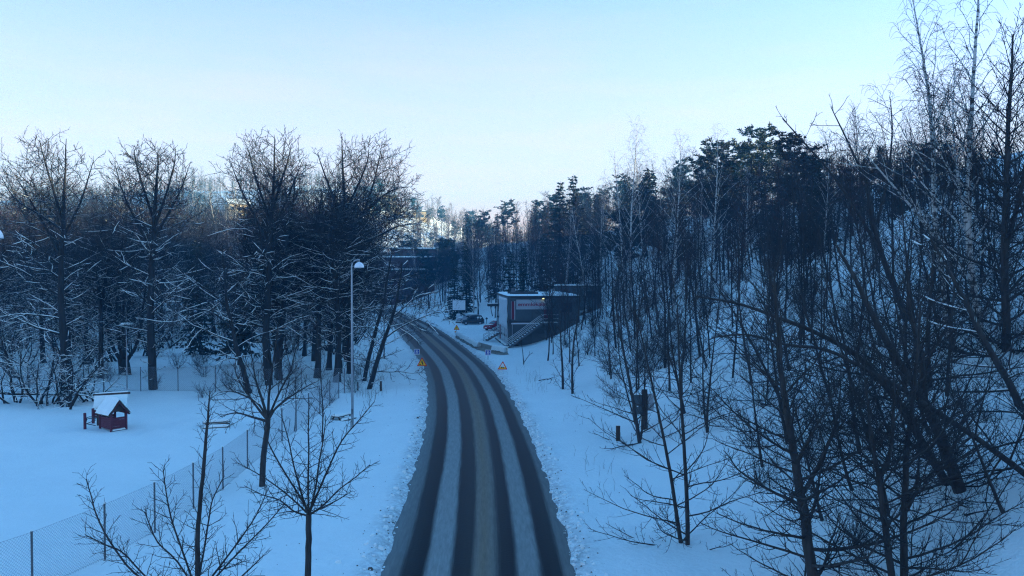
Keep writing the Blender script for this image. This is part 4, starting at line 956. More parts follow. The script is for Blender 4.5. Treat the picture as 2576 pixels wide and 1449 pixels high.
# local frame: x along the gable, y along the long wall (away to the left)
for x, y in ((0, 0), (GW, 0), (0, LW), (GW, LW)): MB().box((x, y, .58), (.11, .11, 1.2)).build('corner_post', 'red_wood', o)
pl_l = MB().box((0, 0, 0), (.035, LW - .12, .125)).mesh('plank', 'red_wood'); pl_g = MB().box((0, 0, 0), (GW - .12, .035, .125)).mesh('plank', 'red_wood')
wl_ = empty; 
for k in range(5):
    z = .26 + .137 * k; piece('plank', pl_l, o, (0, LW / 2, z), (0, R(k % 2), 0)); piece('plank', pl_g, o, (GW / 2, 0, z + .02)); piece('plank', pl_g, o, (GW / 2, LW, z)); 
for k in range(3): piece('plank', pl_l, o, (GW, LW / 2, .26 + .137 * k))
for x in (0, GW): MB().box((x, LW / 2, 1.14), (.09, LW + .2, .09)).build('eave_beam', 'red_wood', o)
for y in (-.12, LW + .12):
    MB().prism([(-.16, 1.06), (-.09, 1.0), (GW / 2, 1.78), (GW + .09, 1.0), (GW + .16, 1.06), (GW / 2, 1.92)], (0, y - .02, 0), (1, 0, 0), (0, 0, 1), (0, 1, 0), .04).build('barge_board', 'red_wood', o)
MB().prism([(.05, 1.22), (GW - .05, 1.22), (GW / 2, 1.74)], (0, .05, 0), (1, 0, 0), (0, 0, 1), (0, 1, 0), .03).build('gable_board', 'dark_wood', o)
for s in (0, 1):
    def mx(x): return x if s == 0 else GW - x
    MB().prism([(mx(-.19), 1.04), (mx(-.17), 1.00), (GW / 2, 1.86), (GW / 2, 1.91)], (0, -.16, 0), (1, 0, 0), (0, 0, 1), (0, 1, 0), LW + .32).build('roof_slope', 'dark_wood', o)
    m = MB(); vs_ = []; nn = 9; rr_ = random.Random(12 + s)
    for j in range(nn + 1):
        for i in range(nn + 1):
            f = i / nn; y = -.15 + (LW + .30) * j / nn; xx = -.22 + (GW / 2 + .22) * f; zz = 1.02 + .90 * f; e_ = (.05 if (i == 0 or j in (0, nn)) else .13 + .05 * (1 - f)) + rr_.uniform(-.02, .02)
            vs_.append((mx(xx - e_ * .5 * (1 - f)), y, zz + e_ + .015))
    m.add(vs_, [(j * (nn + 1) + i, j * (nn + 1) + i + 1, (j + 1) * (nn + 1) + i + 1, (j + 1) * (nn + 1) + i) for j in range(nn) for i in range(nn)]); m.build('roof_snow', 'snow', o, True)
MB().box((GW / 2, -.02, .09), (GW, .10, .07)).build('threshold', 'galv_dark', o); MB().box((GW / 2, -.03, .155), (GW * .9, .10, .06), top=.8).build('threshold_snow', 'snow', o)
p = gp(209, 1082); o = empty('play_railing', p, 'dark red post with a bent pipe railing joined to the left of the playhouse', 'railing'); MB().box((0, 0, .45), (.13, .13, 1.1)).build('post', 'red_wood', o, bevel=.01)
for z0, z1 in ((.42, .72), (.32, .62)):
    MB().tube([(.05, 0, z0), (.12, .02, z1), (.25, .05, z1 + .03), (.62, .15, z1)], .025, 8).build('pipe', 'steel_black', o)
MB().tube([(.10, .0, .34), (.58, .14, .20)], .025, 8).build('pipe', 'steel_black', o); MB().tube([(.10, .0, .34), (.6, .14, .55)], .022, 8).build('pipe', 'steel_black', o)
p = gp(230, 1068); o = empty('plank_screen', p, 'short red plank panel on a post behind the playhouse railing', 'screen'); MB().box((0, 0, .45), (.14, .14, 1.0)).build('post', 'red_wood', o, bevel=.01)
for k in range(3): MB().box((.38, .02, .42 + .17 * k), (.66, .05, .15)).build('plank', 'red_wood', o)
MB().box((.38, .02, .93), (.66, .12, .07), top=.8).build('snow_cap', 'snow', o)
p = Vector((-25.95, 51.9, 0)); p.z = ground(p.x, p.y); o = empty('play_shelter', p, 'snow-covered sloping shelter board on dark beams behind the playhouse', 'shelter', rotz=R(7))
MB().beam((-.15, .0, 1.92), (2.05, 0, 2.02), .08, .12).build('ridge_beam', 'dark_wood', o)
for x in (.1, 1.75): MB().box((x, .02, .95), (.10, .10, 1.95)).build('post', 'dark_wood', o)
MB().add([(-.05, -.0, 1.98), (1.9, 0, 2.06), (1.95, -.35, 1.15), (0, -.35, 1.15), (-.05, .06, 2.04), (1.9, .06, 2.14), (1.97, -.42, 1.2), (-.02, -.42, 1.2)], [(0, 1, 2, 3), (7, 6, 5, 4), (0, 4, 5, 1), (1, 5, 6, 2), (2, 6, 7, 3), (3, 7, 4, 0)]).build('snow_sheet', 'snow', o, bevel=.02)
def picnic(u, v, label, rz, k=1.0):
    p = gp(u, v); p.z -= .44 * k; o = empty('picnic_table', p, label, 'picnic table', 'picnic tables in the snow', rz); o.scale = (k, k, k)
    for x in (-.7, .7):
        MB().beam((x, -.68, 0), (x, -.25, .70), .05, .10).build('leg', 'dark_wood', o); MB().beam((x, .68, 0), (x, .25, .70), .05, .10).build('leg', 'dark_wood', o); MB().beam((x, -.75, .40), (x, .75, .40), .05, .09).build('crossbar', 'dark_wood', o)
    for y in (-.30, -.10, .10, .30): MB().box((0, y, .74), (1.8, .17, .045)).build('top_plank', 'grey_wood', o)
    for y in (-.70, .70): MB().box((0, y, .46), (1.8, .24, .045)).build('seat_plank', 'grey_wood', o); MB().box((0, y, .57), (1.75, .26, .17), top=.85).build('seat_snow', 'snow', o, bevel=.05)
    MB().box((0, 0, .87), (1.75, .80, .20), top=.9).build('table_snow', 'snow', o, bevel=.06)
picnic(858, 1056, 'snow-laden picnic table left of the tall grey lamp pole', R(62), .8)
picnic(541, 1074, 'snow-laden picnic table on the open playground beyond the sapling top', R(20), .9)

# ------------------------------------------------------------------ chain-link fences
def fence(name, corners, label, spacing=3.0, h=1.85, cell=.075, wr=.0034, ph=.035):
    o = empty(name, (corners[0][0], corners[0][1], ground(*corners[0])), label, 'fence', 'chain-link fences of the playground')
    org = Vector(o.location); wires = MB(); n = 3
    pm = MB().tube([(0, 0, -.25), (0, 0, h + .06)], ph, 8).mesh('fence_post', 'galv_dark')
    cm_ = MB().box((0, 0, h + .08), (ph * 2.2, ph * 2.2, .05), top=.6).mesh('post_snow', 'snow')
    V_ = []; F_ = []
    def wire(a, b, r):
        k = len(V_); d = (b - a).normalized(); s = d.cross(Vector((0, 1, .01)) if abs(d.y) < .8 else Vector((1, 0, .01))).normalized() * r; u = d.cross(s).normalized() * r
        for q in (a, b):
            for m_ in range(3): an = 2.094 * m_; V_.append(q + s * math.cos(an) + u * math.sin(an))
        for m_ in range(3): F_.append((k + m_, k + (m_ + 1) % 3, k + 3 + (m_ + 1) % 3, k + 3 + m_))
    for ci in range(len(corners) - 1):
        A = Vector((*corners[ci], 0)); B_ = Vector((*corners[ci + 1], 0)); L = (B_ - A).length; m_ = max(1, round(L / spacing)); dr = (B_ - A) / L
        for k in range(m_ + (ci == len(corners) - 2)):
            q = A + dr * (L * k / m_); q.z = ground(q.x, q.y); pp = piece('fence_post', pm, o, q - org); piece('post_snow', cm_, pp)
        for k in range(m_):
            q0 = A + dr * (L * k / m_); q1 = A + dr * (L * (k + 1) / m_); q0.z = ground(q0.x, q0.y) + .02; q1.z = ground(q1.x, q1.y) + .02; l = (q1 - q0).length
            for zz in (.05, h): wire(q0 + Vector((0, 0, zz)) - org, q1 + Vector((0, 0, zz)) - org, wr * 1.6)
            up = Vector((0, 0, 1)); t = -h
            while t < l:
                for sg in (1, -1):
                    a0, b0 = (t, 0), (t + h, h)
                    x0, z0, x1, z1 = t, 0, t + h, h
                    if x0 < 0: z0 = -x0; x0 = 0
                    if x1 > l: z1 = h - (x1 - l); x1 = l
                    if z1 - z0 > .02:
                        f = lambda x, z: (q0.lerp(q1, x / l) + up * (z if sg > 0 else h - z) - org)
                        wire(f(x0, z0), f(x1, z1), wr)
                t += cell * 1.414
    wires.add(V_, F_); w = wires.build('wire_netting', 'wire', o); w['kind'] = 'stuff'
    return o
fence('wire_fence', [(-15.9, 21.8), (-14.6, 25.2), (-13.75, 28.0), (-13.35, 31), (-13.05, 34), (-12.95, 37.2), (-13.05, 41), (-13.0, 62.5)], 'chain-link fence running beside the near playground toward the lamp', 3.2)
fence('wire_fence', [(-13.2, 65.6), (-23.5, 66), (-44.5, 66.6)], 'chain-link fence crossing behind the playground past the big trunks', 3.05, 1.9, .11, .004)

# ------------------------------------------------------------------ hero trees
SAP = S_sapling()
def limbs(d, items, r, spec=SAP, sides=6, seed=0, r1=.009, spread=1.4):
    rg = random.Random(seed); out = []
    for it in items:
        pts = path(d, *it, dd=rg.uniform(-spread, spread)); out.append((pts, r * rg.uniform(.85, 1.1), r1, spec, sides))
    return out
NOSPEC = []
d = 22.0
t0 = base_at(path(d, (769, 1560), (770, 1440), (772, 1360), (773, 1298)))
hero('young_street_tree', 11, [(t0, .092, .075, NOSPEC, 10)] + limbs(d, [
    [(773, 1300), (772, 1230), (774, 1150), (773, 1085), (776, 1015)], [(772, 1298), (735, 1262), (690, 1225), (640, 1192), (590, 1165)], [(772, 1299), (752, 1235), (735, 1170), (722, 1105), (705, 1045)],
    [(773, 1298), (800, 1235), (826, 1175), (858, 1110), (900, 1060), (940, 1012)], [(774, 1299), (810, 1275), (850, 1235), (890, 1205), (928, 1172)], [(771, 1302), (735, 1290), (700, 1262), (655, 1248), (610, 1225)],
    [(773, 1301), (800, 1285), (845, 1262), (880, 1240)], [(773, 1300), (790, 1235), (800, 1165), (812, 1100), (818, 1050)], [(772, 1300), (755, 1260), (700, 1170), (668, 1105), (660, 1060)]], .029, seed=1),
    'young bare street tree with a forked crown standing on the verge left of the road')
d = 19.0
hero('young_street_tree', 12, [(base_at(path(d, (487, 1640), (487, 1540), (489, 1449), (492, 1330), (505, 1199), (515, 1100), (521, 1040), (526, 985))), .085, .010, S_sapling(.9), 10)] + limbs(d, [
    [(488, 1500), (400, 1480), (330, 1449), (270, 1370), (235, 1300), (222, 1250), (210, 1208)], [(488, 1520), (420, 1510), (350, 1449), (300, 1395), (255, 1375), (205, 1350)],
    [(488, 1505), (540, 1440), (600, 1360), (640, 1300), (674, 1226)], [(489, 1510), (545, 1449), (600, 1390), (660, 1330), (715, 1268)], [(488, 1500), (455, 1400), (425, 1310), (412, 1240), (405, 1180)],
    [(488, 1500), (440, 1420), (390, 1370), (368, 1320), (358, 1290)], [(489, 1480), (505, 1400), (520, 1310), (530, 1260), (560, 1200)], [(489, 1520), (560, 1490), (620, 1440), (660, 1400)]], .027, seed=2),
    'nearest young bare tree, its pointed top rising in front of the wire fence')
d = 37.7
hero('bare_tree', 13, [(base_at(path(d, (655, 1228), (660, 1150), (668, 1090), (672, 1055))), .145, .11, NOSPEC, 9)] + limbs(d, [
    [(672, 1058), (690, 1030), (720, 1005), (750, 985), (790, 962)], [(672, 1058), (674, 1000), (682, 940), (690, 880), (700, 830)], [(671, 1060), (650, 1020), (620, 1000), (580, 985), (545, 990)],
    [(672, 1058), (655, 1000), (640, 950), (632, 890)], [(671, 1056), (700, 990), (730, 930), (745, 870)], [(671, 1062), (630, 1050), (590, 1040), (550, 1050)], [(672, 1060), (640, 1020), (600, 960), (585, 915)]], .07,
    spec=S_thin(7, .008, 1.3), seed=3, spread=2.2), 'dark-trunked bare tree forking low beside the fence line', snow=(9, .5, .012))
# the leaning pair by the path, with boughs out over the road
hero('leaning_tree', 14, [(base_at(path(73, (915, 960), (926, 905), (940, 850), (952, 805), (965, 760), (975, 700), (985, 640))), .21, .05, S_linden(9, .012, .9), 8)], 'left of the two trunks leaning toward the road beside the path', 'leaning trunks by the path', crown=('twig_snowy', 'twig'), mats=BARKM, snow=(16, .8, .03, .0195))
hero('leaning_tree', 15, [(base_at(path(68.5, (927, 981), (942, 930), (960, 872), (975, 830), (990, 790), (1003, 730), (1012, 660))), .23, .05, S_linden(9, .012, .9), 8),
    (path(68.5, (970, 850), (1000, 828), (1040, 808), (1085, 790), (1130, 782)), .065, .012, S_linden(7, .012, 1.4), 6), (path(68.5, (985, 800), (1020, 770), (1050, 745), (1090, 735)), .06, .012, S_linden(7, .012, 1.4), 6)],
    'right of the two leaning trunks, one snowy bough reaching out over the road', 'leaning trunks by the path', crown=('twig_snowy', 'twig'), mats=BARKM, snow=(16, .85, .03, .0195))
def big(seed, d, trunk, r, label, subs=(), k=1.0, H=12, r1=.02, cw=5.3, crown=('twig_snowy', 'twig')):
    sp = S_linden(H, .013, k * .9)
    tr = [(base_at(path(d, *trunk)), r, r1, sp, 10)]
    for s in subs: tr.append((path(d, *s, dd=random.Random(seed + len(tr)).uniform(-3, 3)), r * .32, .012, sp, 6))
    o0 = tr[0][0][0]; g = Vector((o0.x, o0.y, min(o0.z, ground(o0.x, o0.y)))); top = max(p.z for q in tr for p in q[0]) - g.z; cx = sum(q[0][-1].x for q in tr) / len(tr) - g.x
    return hero('big_bare_tree', seed, tr, label, 'big bare trees left of the road', (Vector((cx, 0, top * .61)), cw, top * .42), mats=BARKM, crown=crown, snow=(15, .85, .03, .0195))
big(21, 67, [(382, 987), (380, 900), (377, 800), (380, 700), (386, 610), (392, 520), (398, 440), (402, 372)], .40, 'big bare tree with a thick straight trunk just right of the playhouse', [[(386, 640), (345, 560), (310, 480), (292, 410)], [(388, 600), (430, 530), (460, 470), (480, 415)], [(390, 560), (365, 480), (345, 410), (340, 368)], [(390, 570), (420, 490), (440, 420), (445, 375)]], 1.0, 10)
big(22, 64, [(160, 1008), (164, 940), (158, 850), (152, 750), (155, 650), (160, 560), (165, 460), (172, 350)], .38, 'big bare tree at far left with snowy lower boughs, behind the low thicket', [[(156, 650), (110, 560), (70, 490), (40, 440)], [(158, 600), (200, 520), (225, 450), (240, 400)], [(160, 560), (135, 470), (115, 400), (105, 355)], [(160, 580), (100, 540), (40, 500), (5, 440)]], .9, 11)
big(23, 77, [(312, 948), (310, 925), (308, 905)], .62, 'many-stemmed bare tree whose five trunks rise from one stump', [[(306, 912), (285, 880), (268, 820), (255, 740), (240, 640), (235, 540)], [(308, 910), (298, 870), (293, 800), (295, 700), (285, 600), (280, 500)], [(310, 910), (315, 860), (322, 790), (325, 690), (335, 580), (330, 470)], [(313, 912), (335, 880), (350, 840), (358, 780), (372, 700), (400, 620)], [(309, 912), (308, 850), (310, 770), (308, 660), (312, 540)]], .8, 9, .45)
big(24, 70, [(674, 980), (672, 930), (668, 860), (672, 770), (677, 680), (682, 590), (688, 500), (692, 420), (694, 340)], .40, 'big bare tree with an upswept dome crown between the conifer and the lamp', [[(678, 620), (640, 540), (605, 470), (580, 400)], [(682, 590), (715, 520), (745, 450), (765, 400)], [(684, 560), (655, 480), (635, 410), (625, 370)], [(685, 540), (705, 470), (725, 410), (735, 365)]], 1.0, 10)
big(25, 78, [(879, 945), (880, 880), (876, 800), (870, 700), (868, 600), (866, 500), (864, 420), (862, 345)], .42, 'big bare tree rising just behind the tall grey lamp pole', [[(868, 640), (905, 560), (935, 480), (955, 400), (962, 365)], [(870, 600), (925, 530), (985, 480), (1040, 470)], [(866, 540), (900, 470), (925, 410), (930, 370)], [(868, 580), (840, 500), (815, 430), (800, 385)], [(880, 620), (940, 600), (1000, 570), (1060, 560)]], 1.1, 10)
big(26, 73, [(702, 975), (700, 910), (706, 830), (715, 740), (722, 640), (735, 540), (745, 450)], .40, 'thick-trunked bare tree close right of the dome-crowned one, with low snowy arms', [[(712, 770), (650, 740), (600, 735), (550, 742)], [(705, 830), (650, 820), (600, 800), (560, 805)], [(720, 690), (770, 640), (800, 600), (830, 560)]], .9, 9)
big(27, 66, [(624, 990), (612, 940), (596, 886), (585, 830), (570, 760), (565, 690), (560, 620)], .27, 'bare tree with a slanting trunk rooted behind the fence beside the conifer', [[(585, 830), (540, 790), (490, 778), (440, 790)], [(575, 780), (530, 735), (480, 705), (430, 690)], [(570, 740), (620, 690), (650, 650)]], .8, 8)

# ------------------------------------------------------------------ hero trees on the right
SPN = S_spread(9, .0065, 1.5)
hero('bare_tree', 31, [(base_at(path(24, (2055, 1530), (2050, 1449), (2034, 1330), (2018, 1240), (2004, 1160), (1990, 1090), (1978, 1010), (1966, 930), (1960, 850), (1952, 760), (1948, 680))), .19, .02, SPN, 10),
    (path(24, (2022, 1250), (2060, 1180), (2090, 1110), (2110, 1050), (2118, 960)), .07, .012, SPN, 7)], 'near dark tree with one thick trunk and wide level boughs, bottom right')
hero('bare_tree', 32, [(base_at(path(23, (2262, 1540), (2250, 1449), (2234, 1330), (2222, 1250), (2214, 1190), (2200, 1120), (2190, 1040), (2180, 950))), .12, .02, SPN, 9), (path(23, (2216, 1200), (2240, 1160), (2250, 1090), (2252, 1000), (2248, 900)), .075, .015, SPN, 7)], 'slim forked tree beside another slim trunk at bottom right')
hero('bare_tree', 33, [(base_at(path(23.5, (2288, 1540), (2285, 1449), (2280, 1340), (2284, 1240), (2285, 1140), (2296, 1050), (2304, 950), (2312, 860), (2316, 760))), .13, .02, SPN, 9), (path(23.5, (2282, 1300), (2310, 1240), (2318, 1150), (2325, 1060)), .05, .012, SPN, 6)], 'slim straight tree beside the forked one at bottom right')
hero('bare_tree', 34, [(base_at(path(29.5, (1718, 1388), (1704, 1290), (1688, 1190), (1668, 1090), (1645, 980), (1620, 870), (1598, 780))), .085, .012, S_spread(8, .007, .9), 8)], 'slender tree leaning left from a shared foot on the right verge')
hero('bare_tree', 35, [(base_at(path(29.3, (1734, 1388), (1732, 1290), (1727, 1190), (1719, 1070), (1712, 950), (1706, 830), (1704, 740))), .095, .012, S_spread(8, .007, .9), 8)], 'slender upright tree close beside the left-leaning one, right verge')
hero('bare_tree', 36, [(base_at(path(45.5, (1612, 1130), (1604, 1070), (1590, 990), (1572, 900), (1556, 810), (1545, 720))), .13, .015, S_spread(8, .009, .9), 8)], 'slanting tree in front of the utility cabinets')
hero('bare_tree', 37, [(base_at(path(66, (1417, 992), (1415, 920), (1410, 850), (1408, 780))), .13, .02, S_thin(8), 7)], 'left one of two thin bare trees past the fallen branch, below the site building')
hero('bare_tree', 38, [(base_at(path(64, (1441, 1004), (1440, 930), (1444, 860), (1455, 790), (1460, 720))), .12, .02, S_thin(8), 7)], 'right one of two thin bare trees past the fallen branch, below the site building')
DK = dict(mats=('bark_bare', 'bark_bare'))
SPL = S_spread(8, .007, 1.3)
hero('leaning_tree', 41, [(base_at(path(27.6, (2428, 1252), (2400, 1180), (2362, 1080), (2315, 990), (2255, 900), (2200, 800), (2150, 700), (2105, 620))), .24, .03, SPL, 10), (path(27.6, (2330, 1010), (2320, 900), (2290, 780), (2280, 660)), .12, .02, SPL, 7)], 'thick dark trunk leaning left, rooted lowest of the leaning trees at right', **DK)
hero('leaning_tree', 42, [(base_at(path(28.5, (2400, 1236), (2340, 1140), (2280, 1040), (2225, 965), (2150, 890), (2060, 840), (1960, 800), (1860, 765), (1750, 745))), .16, .02, SPL, 9)], 'dark leaning tree whose trunk bends into one long bough far to the left', **DK)
hero('leaning_tree', 43, [(base_at(path(26, (2640, 1240), (2560, 1175), (2470, 1110), (2380, 1050), (2280, 985), (2180, 930), (2080, 880), (1980, 868), (1880, 842), (1790, 850))), .11, .018, SPL, 9)], 'long half-fallen tree slanting in low from the right edge', **DK)
hero('leaning_tree', 44, [(base_at(path(31, (2600, 1080), (2540, 960), (2480, 860), (2430, 760), (2380, 670), (2340, 600))), .17, .025, SPL, 9)], 'leaning dark trunk with snow along its top, near the right edge', snow=(30, .8, .03), **DK)
hero('bare_tree', 45, [(base_at(path(38, (2360, 1110), (2345, 1000), (2335, 880), (2340, 760), (2350, 620))), .20, .03, S_spread(9, .008, 1.2), 9)], 'straight dark tree behind the thick leaning trunks', **DK)
SB = S_birch(18, .008, 1.0)
hero('tall_birch', 46, [(base_at(path(40, (2488, 930), (2470, 840), (2448, 720), (2436, 600), (2434, 480), (2436, 360), (2440, 240), (2446, 120), (2452, 0), (2456, -110))), .21, .015, SB, 9), (path(40, (2440, 640), (2420, 520), (2400, 400), (2392, 290), (2395, 180)), .08, .012, SB, 7)], 'tall white-trunked birch reaching out of the top of the picture', 'tall birches at right', mats=('birch', 'birch'))
hero('tall_birch', 47, [(base_at(path(43, (2400, 960), (2385, 820), (2368, 680), (2350, 540), (2344, 420), (2338, 310), (2322, 190), (2302, 80), (2286, -10))), .19, .012, SB, 9), (path(43, (2352, 600), (2290, 520), (2220, 440), (2150, 360)), .08, .012, SB, 7)], 'tall birch with drooping twigs, its tip ending at the picture top', 'tall birches at right', mats=('birch', 'birch'))
hero('bare_tree', 48, [(base_at(path(38, (2535, 900), (2530, 760), (2525, 620), (2528, 480), (2530, 340), (2535, 220), (2540, 90))), .22, .03, S_spread(12, .009, 1.5), 9), (path(38, (2526, 640), (2560, 500), (2585, 350), (2590, 200)), .12, .02, S_spread(10, .009, 1.5), 7)], 'dense dark tree at the right edge beside the white birch')
hero('bare_tree', 49, [(base_at(path(50, (2300, 850), (2265, 760), (2225, 660), (2195, 560), (2180, 480), (2170, 400))), .24, .05, S_linden(9, .009, .55), 9), (path(50, (2222, 650), (2160, 540), (2090, 440), (2020, 360), (1965, 300)), .12, .02, S_linden(7, .009, .6), 7), (path(50, (2200, 580), (2180, 470), (2130, 360), (2085, 270)), .10, .02, S_linden(7, .009, .6), 7), (path(50, (2205, 560), (2230, 450), (2240, 340), (2235, 250)), .09, .02, S_linden(7, .009, .6), 7)], 'spreading bare tree whose fine crown fans out against the sky left of the birches')
# birches in the middle of the wood
plant('birch', *gp(1412 + 175, 800).xy, 1.0, 'double-stemmed pale birch standing in the wood behind the site building', 'pale birches in the wood', 1, None, zs=1.15)
def put(kind, u, d, vtop, label, group=None, var=None, H=None, zs=1.0, lean=(0, 0)):
    """stand a tree at distance d under column u so that its top reaches row vtop"""
    x = (u - 1288) / FOC * d; z = ground(x, d); top = CAM_H - (vtop - 672) / FOC * d
    Hk = dict(linden=19, linden_red=17, birch=19, thin=13, red=14, thicket=5.5, spread=9, spruce=17, pine=16, pine_snowy=16, yew=9, shrub=2.6)[kind]
    s = (top - z) / Hk / zs
    return plant(kind, x, d, s, label, group, var, None, lean, zs)
put('birch', 1695, 88, 345, 'slender birch with reddish twigs in the middle of the right-hand wood', 'pale birches in the wood', 3)
put('birch', 1790, 84, 330, 'white-stemmed birch standing out in front of the sunlit pine', 'pale birches in the wood', 0)
put('birch', 1625, 100, 400, 'thin pale birch stem between two taller birches in the wood', 'pale birches in the wood', 2)
put('birch', 1475, 118, 520, 'small birch stem showing white low down right of the peaked spruces', 'pale birches in the wood', 2)
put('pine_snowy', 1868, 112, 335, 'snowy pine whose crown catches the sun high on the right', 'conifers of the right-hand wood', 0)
put('pine', 1800, 116, 358, 'dark pine crown close left of the sunlit snowy pine', 'conifers of the right-hand wood', 1)
put('pine', 2012, 92, 345, 'dark bushy pine standing alone on the skyline left of the birches', 'conifers of the right-hand wood', 2)
put('spruce', 1442, 150, 437, 'tallest peaked spruce on the skyline near the gap over the road', 'conifers of the right-hand wood', 0)
put('spruce', 1408, 152, 455, 'spruce just left of the tallest peaked one on the skyline', 'conifers of the right-hand wood', 1)
put('spruce', 1143, 156, 640, 'dark narrow spruce behind the white notice board', 'conifers of the right-hand wood', 2)
put('yew', 600, 84, 690, 'dark bushy evergreen between the fence and the big bare trunks', None, 0)
put('spruce', 502, 95, 600, 'dark spruce with a clear lower trunk beyond the fence', None, 1)
put('thin', 808, 47, 800, 'straight slim bare tree right of the young street tree, beyond the fence corner', None, 0)
put('thin', 737, 50.5, 830, 'slim bare tree left of another slim trunk by the fence corner', None, 1)

# ------------------------------------------------------------------ woods: rank and file
rg = random.Random(77)
TAKEN = []
def scatter(n, xr, yr, ok, dmin, tries=60):
    out = []
    for _ in range(n):
        for _ in range(tries):
            y = rg.uniform(*yr); x = rg.uniform(*xr)
            if not ok(x, y): continue
            if all((x - a) ** 2 + (y - b) ** 2 > dmin * dmin for a, b in TAKEN): TAKEN.append((x, y)); out.append((x, y)); break
    return out
KD = dict(thin='slim dark bare', red='slim red-twigged bare', birch='pale-stemmed birch', spruce='pointed dark spruce', pine='round-topped dark pine', yew='bushy dark evergreen', spread='wide-boughed bare', linden='dark bare broadleaf', linden_red='reddish bare broadleaf')
HK = dict(linden=19, linden_red=17, birch=19, thin=13, red=14, spread=9, spruce=17, pine=16, yew=9)
def cap(k, x, y, s): return limit(x, y, s * HK[k] * 1.05) / (HK[k] * 1.05)
def lk(kind, where): t = KD[kind]; t += '' if kind == 'birch' else ' tree' if kind not in ('spruce', 'pine') else ''; return 'one of the ' + t + 's ' + where, t + 's ' + where
SKY_U = [1040, 1075, 1165, 1170, 1370, 1380, 1475, 1485, 1600, 1720, 1740, 1890, 1905, 1950, 1960, 2060, 2090, 2200, 2700]
SKY_V = [560, 605, 595, 505, 505, 470, 470, 490, 420, 390, 362, 362, 410, 390, 360, 360, 395, 360, 360]
def col(x, y): return 1288 + x / y * FOC
def limit(x, y, H):
    """height a tree may have here without rising over the wood's skyline"""
    u = col(x, y)
    return H if u < 1045 else max(2.5, min(H, CAM_H - (np.interp(u, SKY_U, SKY_V) - 672) / FOC * y - ground(x, y)))
def in_view(x, y, m=1.5): return abs(x) < .613 * y + m
def off_road(x, y, m=3.0): return x < road_l(y) - m or x > road_r(y) + m
def clear_bld(x, y): return not (-5 < x < 19 and 99.5 < y < 119)
slope = lambda x, y: in_view(x, y) and clear_bld(x, y) and x > np.interp(y, XT[0], XT[1]) - .5 and x > road_r(y) + 3
sunny = lambda x, y: x > 31.5 and -5 < y - 112 - (x - 31) * .176 < 6      # gap on the ridge that lets the low sun reach the snowy pine
SK = ['thin', 'thin', 'thin', 'red', 'birch']
# slender wood on the slope behind the car park
for x, y in scatter(130, (-32, 22), (121, 215), lambda x, y: slope(x, y) and x < 12 + (y - 120) * .22, 1.3):
    k = rg.choice(['thin', 'thin', 'thin', 'thin', 'birch', 'red']); plant(k, x, y, cap(k, x, y, rg.uniform(.85, 1.25) * (.72 if k == 'birch' else 1)), *lk(k, 'in the wood behind the car park'))
for x, y in scatter(62, (-44, 50), (128, 260), slope, 2.6): k = rg.choice(['spruce', 'spruce', 'pine']); plant(k, x, y, cap(k, x, y, rg.uniform(.6, .95)), *lk(k, 'in the wood behind the car park'))
for x, y in scatter(20, (3.5, 14.5), (95, 100.5), lambda x, y: True, .9): k = rg.choice(['thin', 'thin', 'spread']); plant(k, x, y, rg.uniform(.55, .85), *lk(k, 'tangled in front of the site building'))
# ridge: dark conifers with birches among them
for x, y in scatter(44, (16, 80), (72, 150), lambda x, y: slope(x, y) and not sunny(x, y) and float(zbase(x, y)) > 10.5, 3.2):
    k = rg.choice(['pine', 'pine', 'spruce', 'yew', 'spruce']); put(k, col(x, y), y, np.interp(col(x, y), SKY_U, SKY_V) + rg.uniform(0, 110), *lk(k, 'along the ridge of the right-hand wood'))
for x, y in scatter(34, (12, 70), (72, 150), lambda x, y: slope(x, y) and not sunny(x, y) and float(zbase(x, y)) > 6, 2.4):
    k = rg.choice(['birch', 'red', 'red', 'thin']); plant(k, x, y, cap(k, x, y, rg.uniform(.75, 1.0) * (.72 if k == 'birch' else 1)), *lk(k, 'mixed among evergreens on the ridge'))
# middle slope: slim trees
for x, y in scatter(125, (3, 50), (44, 118), slope, 1.2):
    k = rg.choice(['thin', 'thin', 'spread', 'thin', 'red']); plant(k, x, y, rg.uniform(.55, .95), *lk(k, 'on the open snowy slope at right'), lean=(rg.gauss(-.06, .08), rg.gauss(0, .06)))
for x, y in scatter(105, (4, 50), (40, 112), slope, 1.0):
    plant('shrub', x, y, rg.uniform(.6, 1.3), 'one of the bare bushes under the trees on the right slope', 'bushes on the right slope')
# near slope, bottom right: dense boughs
for x, y in scatter(26, (10, 34), (25, 50), lambda x, y: slope(x, y) and x > 7 + (y - 26) * .05, 1.3):
    plant('spread', x, y, rg.uniform(.55, 1.0), 'one of the tangled bare trees on the near slope at lower right', 'tangled trees on the near slope', lean=(rg.gauss(-.18, .12), rg.gauss(0, .1)))
for x, y in scatter(24, (10, 30), (24, 46), lambda x, y: slope(x, y), 1.5):
    plant('shrub', x, y, rg.uniform(.5, 1.0), 'one of the low twiggy bushes on the near slope at lower right', 'bushes on the near slope')
